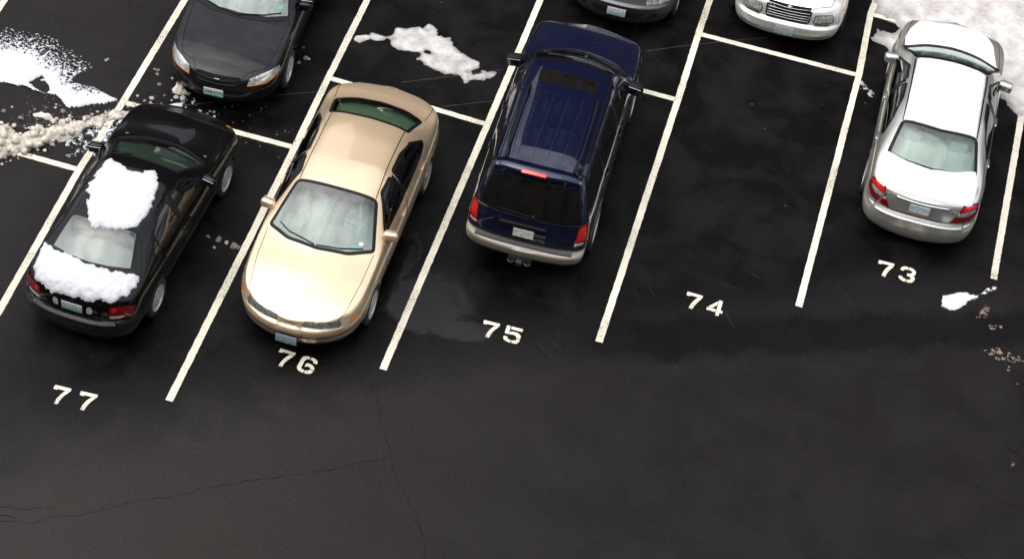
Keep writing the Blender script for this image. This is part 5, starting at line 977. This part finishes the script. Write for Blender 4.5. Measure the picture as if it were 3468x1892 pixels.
HD = [(.76, 1.02), (.73, 1.6), (.66, 2.0), (.42, 2.14), (.36, 2.26), (0, 2.30)]
a.finish(std_panels(mirror_x(HD)+[(0, 1.2)], mirror_x([(.68, -1.7), (.68, -2.3)]), (-2., [(-.6, .7), (.6, .7), (.68, 1.1), (-.68, 1.1)]), [D1, D2], 1.8, -1.8, .60, .62))
common_side(a, FW, RW, [D1[:5], D2[:6]], .93, M['charcoal'], handles=[(-.02, .8), (-1.0, .82)])
a.seam('top', [(.36, 2.26), (0, 2.30), (-.36, 2.26)], .012, name='hood_gap')
a.seam('top', [(.74, .98), (.58, 1.07), (.42, 1.14), (.2, 1.18), (0, 1.195), (-.2, 1.18), (-.42, 1.14), (-.58, 1.07), (-.74, .98)], .065, M['plastic'], 'cowl', off=.006)
a.patch('grille', 'front', [(-.36, 2.3, .70), (.36, 2.3, .70), (.33, 2.3, .60), (0, 2.3, .575), (-.33, 2.3, .60)], M['under'], r=.03, off=.004)
for z_, w_ in ((.655, .33), (.60, .30)): a.rod('front', [(-w_, z_+.006), (0, z_-.01), (w_, z_+.006)], .010, M['charcoal'], 'grille_bar', .012)
p_ = a.proj('front', 0, .65, .02)[0]; em = MB().box((0, p_.y, .655), (.085, .014, .078), None, .004).build('emblem', M['chrome'], a.root)
text_obj('H', .075, M['plastic'], em, Matrix.Translation((0, p_.y+.0075, .655)) @ Matrix.Rotation(math.pi, 4, 'Z') @ Matrix.Rotation(math.pi/2, 4, 'X'), 'emblem_letter')
p_ = a.proj('front', 0, .46, .012)[0]
pl = a.plate((.03, p_.y+.01, .465), 1, M['plate_wa'], -.06, text=[(-.085, -.0, .085, M['ink'], '078'), (.085, -.0, .085, M['ink'], 'STN'), (0, .012, .03, M['inkred'], '*'), (0, .06, .018, M['inkgreen'], 'WASHINGTON')] if 0 else [(-.078, 0., .078, M['ink'], '078'), (.076, 0., .078, M['ink'], 'STN'), (0, .0, .06, M['inkred'], '*')], frame=False)
MB().box((0, .0052, -.062), (.29, .002, .018)).build('plate_band', M['inkgreen'], pl)
a.seam('front', [(-.5, .30), (0, .285), (.5, .30)], .03, M['under'], 'air_intake', off=.004)
for s_ in (1, -1):
    a.seam('top', [(s_*x, y) for x, y in HD], .008, name='hood_gap'); vw = yawview(s_*35, 15)
    hl = a.patch('headlight', vw, [(s_*.42, 2.24, .60), (s_*.46, 2.2, .69), (s_*.62, 2.09, .735), (s_*.80, 1.86, .765), (s_*.84, 1.80, .74), (s_*.82, 1.92, .66), (s_*.7, 2.12, .615)], M['headlens'], r=.03, off=.006, h=.03)
    a.seam(vw, [(s_*.42, 2.24, .596), (s_*.7, 2.12, .608), (s_*.82, 1.92, .652), (s_*.845, 1.82, .70)], .013, M['amber'], 'amber_marker', hl, .009)
    a.mirror(s_, .66, 1.0, 1.02, M['charcoal'])
a.wheels((1.38, -1.33), .32, .878, M['alloy'], (7, .02, .026))
a.seats(M['seat_beige'], M['dash'], .05, -.95, shelf=(-1.55, .95))
a.rod('top', [(.58, 1.0), (.3, 1.13), (-.02, 1.19)], .009, M['plastic'], 'wiper', .016); a.rod('top', [(.0, 1.17), (-.35, 1.08), (-.60, .95)], .009, M['plastic'], 'wiper', .016)
a.patch('permit_sticker', 'top', [(-.60, .84), (-.54, .86), (-.54, .91), (-.60, .89)], M['decal_green'], r=.004, off=.006, h=.03)

M['white'] = paint('pearl_white_paint', (.72, .72, .69), .5, .3, .25, (.22, .2, .18))
w = Car('parked_car', 'pearl white luxury sedan at top with a wide slatted chrome grille', 'car', (9.24, 14.70), 3.19, -2.56, 2.56, .943,
        top=[(-2.56, .88), (-2.4, 1.0), (-1.8, 1.05), (-1.1, 1.42), (-.3, 1.48), (.3, 1.42), (1.0, 1.04), (1.15, 1.0), (1.8, .94), (2.3, .90), (2.45, .86), (2.56, .79)], belt=[(-2.56, .82), (0, .96), (1, .93), (2.56, .66)],
        xe=[(-2.56, .7), (-1.8, .7), (-1.1, .6), (.3, .6), (1.05, .78), (1.4, .8), (2.56, .76)], lean_f=[(.2, .1), (.3, .02), (.42, 0), (.50, 0), (.545, .07), (.7, .10), (.85, .17)], lean_r=[(.2, .1), (.5, 0), (1, .1)],
        paint=M['white'], bowf=[(-2.5, 0), (-1.8, -.12), (0, 0), (1.05, .24), (1.6, .1), (2.2, 0)], capf=(.52, 2.9), capr=(.6, 2.6))
w.arches((1.65, -1.4), .36, .33)
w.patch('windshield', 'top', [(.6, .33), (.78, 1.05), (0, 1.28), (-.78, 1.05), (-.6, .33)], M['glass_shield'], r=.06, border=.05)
HD = [(.78, 1.2), (.74, 1.9), (.66, 2.25), (.40, 2.35), (.36, 2.41), (0, 2.44)]
w.finish(std_panels(mirror_x(HD), None, None, [], 1.9, -1.9, .55, .6))
gr = w.patch('grille', 'front', [(-.385, 2.5, .835), (.385, 2.5, .835), (.36, 2.5, .56), (.30, 2.5, .545), (-.30, 2.5, .545), (-.36, 2.5, .56)], M['under'], r=.03, off=.008, border=.03, bmat=M['chrome'], bname='grille_frame', off_in=.003)
for i in range(5): w.rod('front', [(-.345, .60+i*.044), (0, .595+i*.044), (.345, .60+i*.044)], .0055, M['chrome'], 'grille_bar', .010, gr)
w.rod('front', [(0, .56), (0, .82)], .005, M['chrome'], 'grille_bar', .014, gr)
p_ = w.proj('front', 0, .40, .012)[0]; w.plate((0, p_.y+.01, .41), 1, M['plate_teal_dim'], 0, frame=False)
w.seam('front', [(-.85, .515), (0, .505), (.85, .515)], .012, M['white'], 'bumper_crease', off=.004)
for z_ in (.325, .36): w.seam('front', [(-.74, z_), (0, z_-.01), (.74, z_)], .014, M['under'], 'bumper_slot', off=.003)
for s_ in (1, -1):
    w.seam('top', [(s_*x, y) for x, y in HD], .008, name='hood_gap'); vw = yawview(s_*25, 10)
    hl = w.patch('headlight', vw, [(s_*.41, 2.43, .575), (s_*.43, 2.42, .725), (s_*.72, 2.32, .735), (s_*.745, 2.32, .59)], M['headlens'], r=.025, off=.007, h=.03, border=.012)
    w.patch('turn_signal', yawview(s_*40, 10), [(s_*.755, 2.3, .595), (s_*.74, 2.28, .735), (s_*.85, 2.12, .735), (s_*.87, 2.12, .61)], M['clear'], r=.02, off=.006, h=.03, parent=hl)
    w.patch('side_marker', yawview(s_*50, 10), [(s_*.845, 2.16, .64), (s_*.84, 2.16, .73), (s_*.89, 2.02, .725), (s_*.895, 2.02, .65)], M['amber'], r=.012, off=.009, h=.02, parent=hl)
    w.rod(vw, [(s_*.44, 2.43, .565), (s_*.68, 2.36, .568)], .010, M['plastic'], 'headlight_wiper', .018, hl); w.mirror(s_, .75, 1.05, 1.05, M['white'])
w.wheels((1.65, -1.4), .335, .925, M['alloy'], (5, .05, .06))

M['grey'] = paint('grey_paint', (.085, .088, .095), .3, .3, .2, (.12, .12, .12)); M['greyplast'] = mat('dark_bumper_plastic', (.022, .022, .024), .42)
q = Car('parked_car', 'grey car with dark plastic bumper at top centre, mostly out of view', 'car', (6.62, 13.78), 3.17, -2.2, 2.34, .91,
        top=[(-2.2, 1.5), (-1.7, 1.62), (0, 1.66), (.5, 1.6), (1.25, 1.12), (1.4, 1.07), (1.9, .99), (2.2, .90), (2.34, .78)], belt=[(-2.2, 1), (0, 1.02), (1.2, 1.), (2.34, .70)],
        xe=[(-2.2, .66), (.5, .62), (1.3, .78), (2.34, .70)], lean_f=[(.2, .1), (.32, .02), (.45, 0), (.60, 0), (.64, .05), (.9, .16)], lean_r=[(.2, .05), (1.5, .3)], paint=M['grey'], bowf=[(-2, 0), (0, 0), (1.3, .2), (2, 0)], capf=(.7, 2.5), capr=(.5, 3), z4=.64)
q.arch_mat = M['greyplast']; q.arches((1.42, -1.3), .36, .33)
q.patch('windshield', 'top', [(.6, .55), (.76, 1.25), (0, 1.42), (-.76, 1.25), (-.6, .55)], M['glass_shield'], r=.06, border=.05)
q.finish([('front_bumper', lambda c_, n_: (c_[:, 1] > 1.8) & (c_[:, 2] < .60), M['greyplast'])]+std_panels(mirror_x([(.76, 1.4), (.7, 2.0), (.5, 2.2), (0, 2.25)]), None, None, [], 9, -9, 0, 0))
p_ = q.proj('front', 0, .49, .012)[0]; q.plate((0, p_.y+.012, .49), 1, M['plate_teal'])
q.patch('bumper_vent', 'front', [(-.45, 2.3, .52), (.45, 2.3, .52), (.38, 2.3, .40), (-.38, 2.3, .40)], M['under'], r=.03, off=.004)
for s_ in (1, -1):
    q.patch('fog_lamp_recess', yawview(s_*25), [(s_*.52, 2.25, .40), (s_*.54, 2.25, .50), (s_*.68, 2.2, .49), (s_*.66, 2.2, .41)], M['under'], r=.02, off=.004, h=.03)
    q.patch('headlight', yawview(s_*35), [(s_*.45, 2.25, .64), (s_*.48, 2.22, .77), (s_*.8, 2.05, .80), (s_*.84, 2., .68)], M['headlens'], r=.03, off=.006)
    q.mirror(s_, .85, 1.1, 1.02, M['plastic'])
q.wheels((1.42, -1.3), .34, .895, M['alloy'], (5, .05, .05))
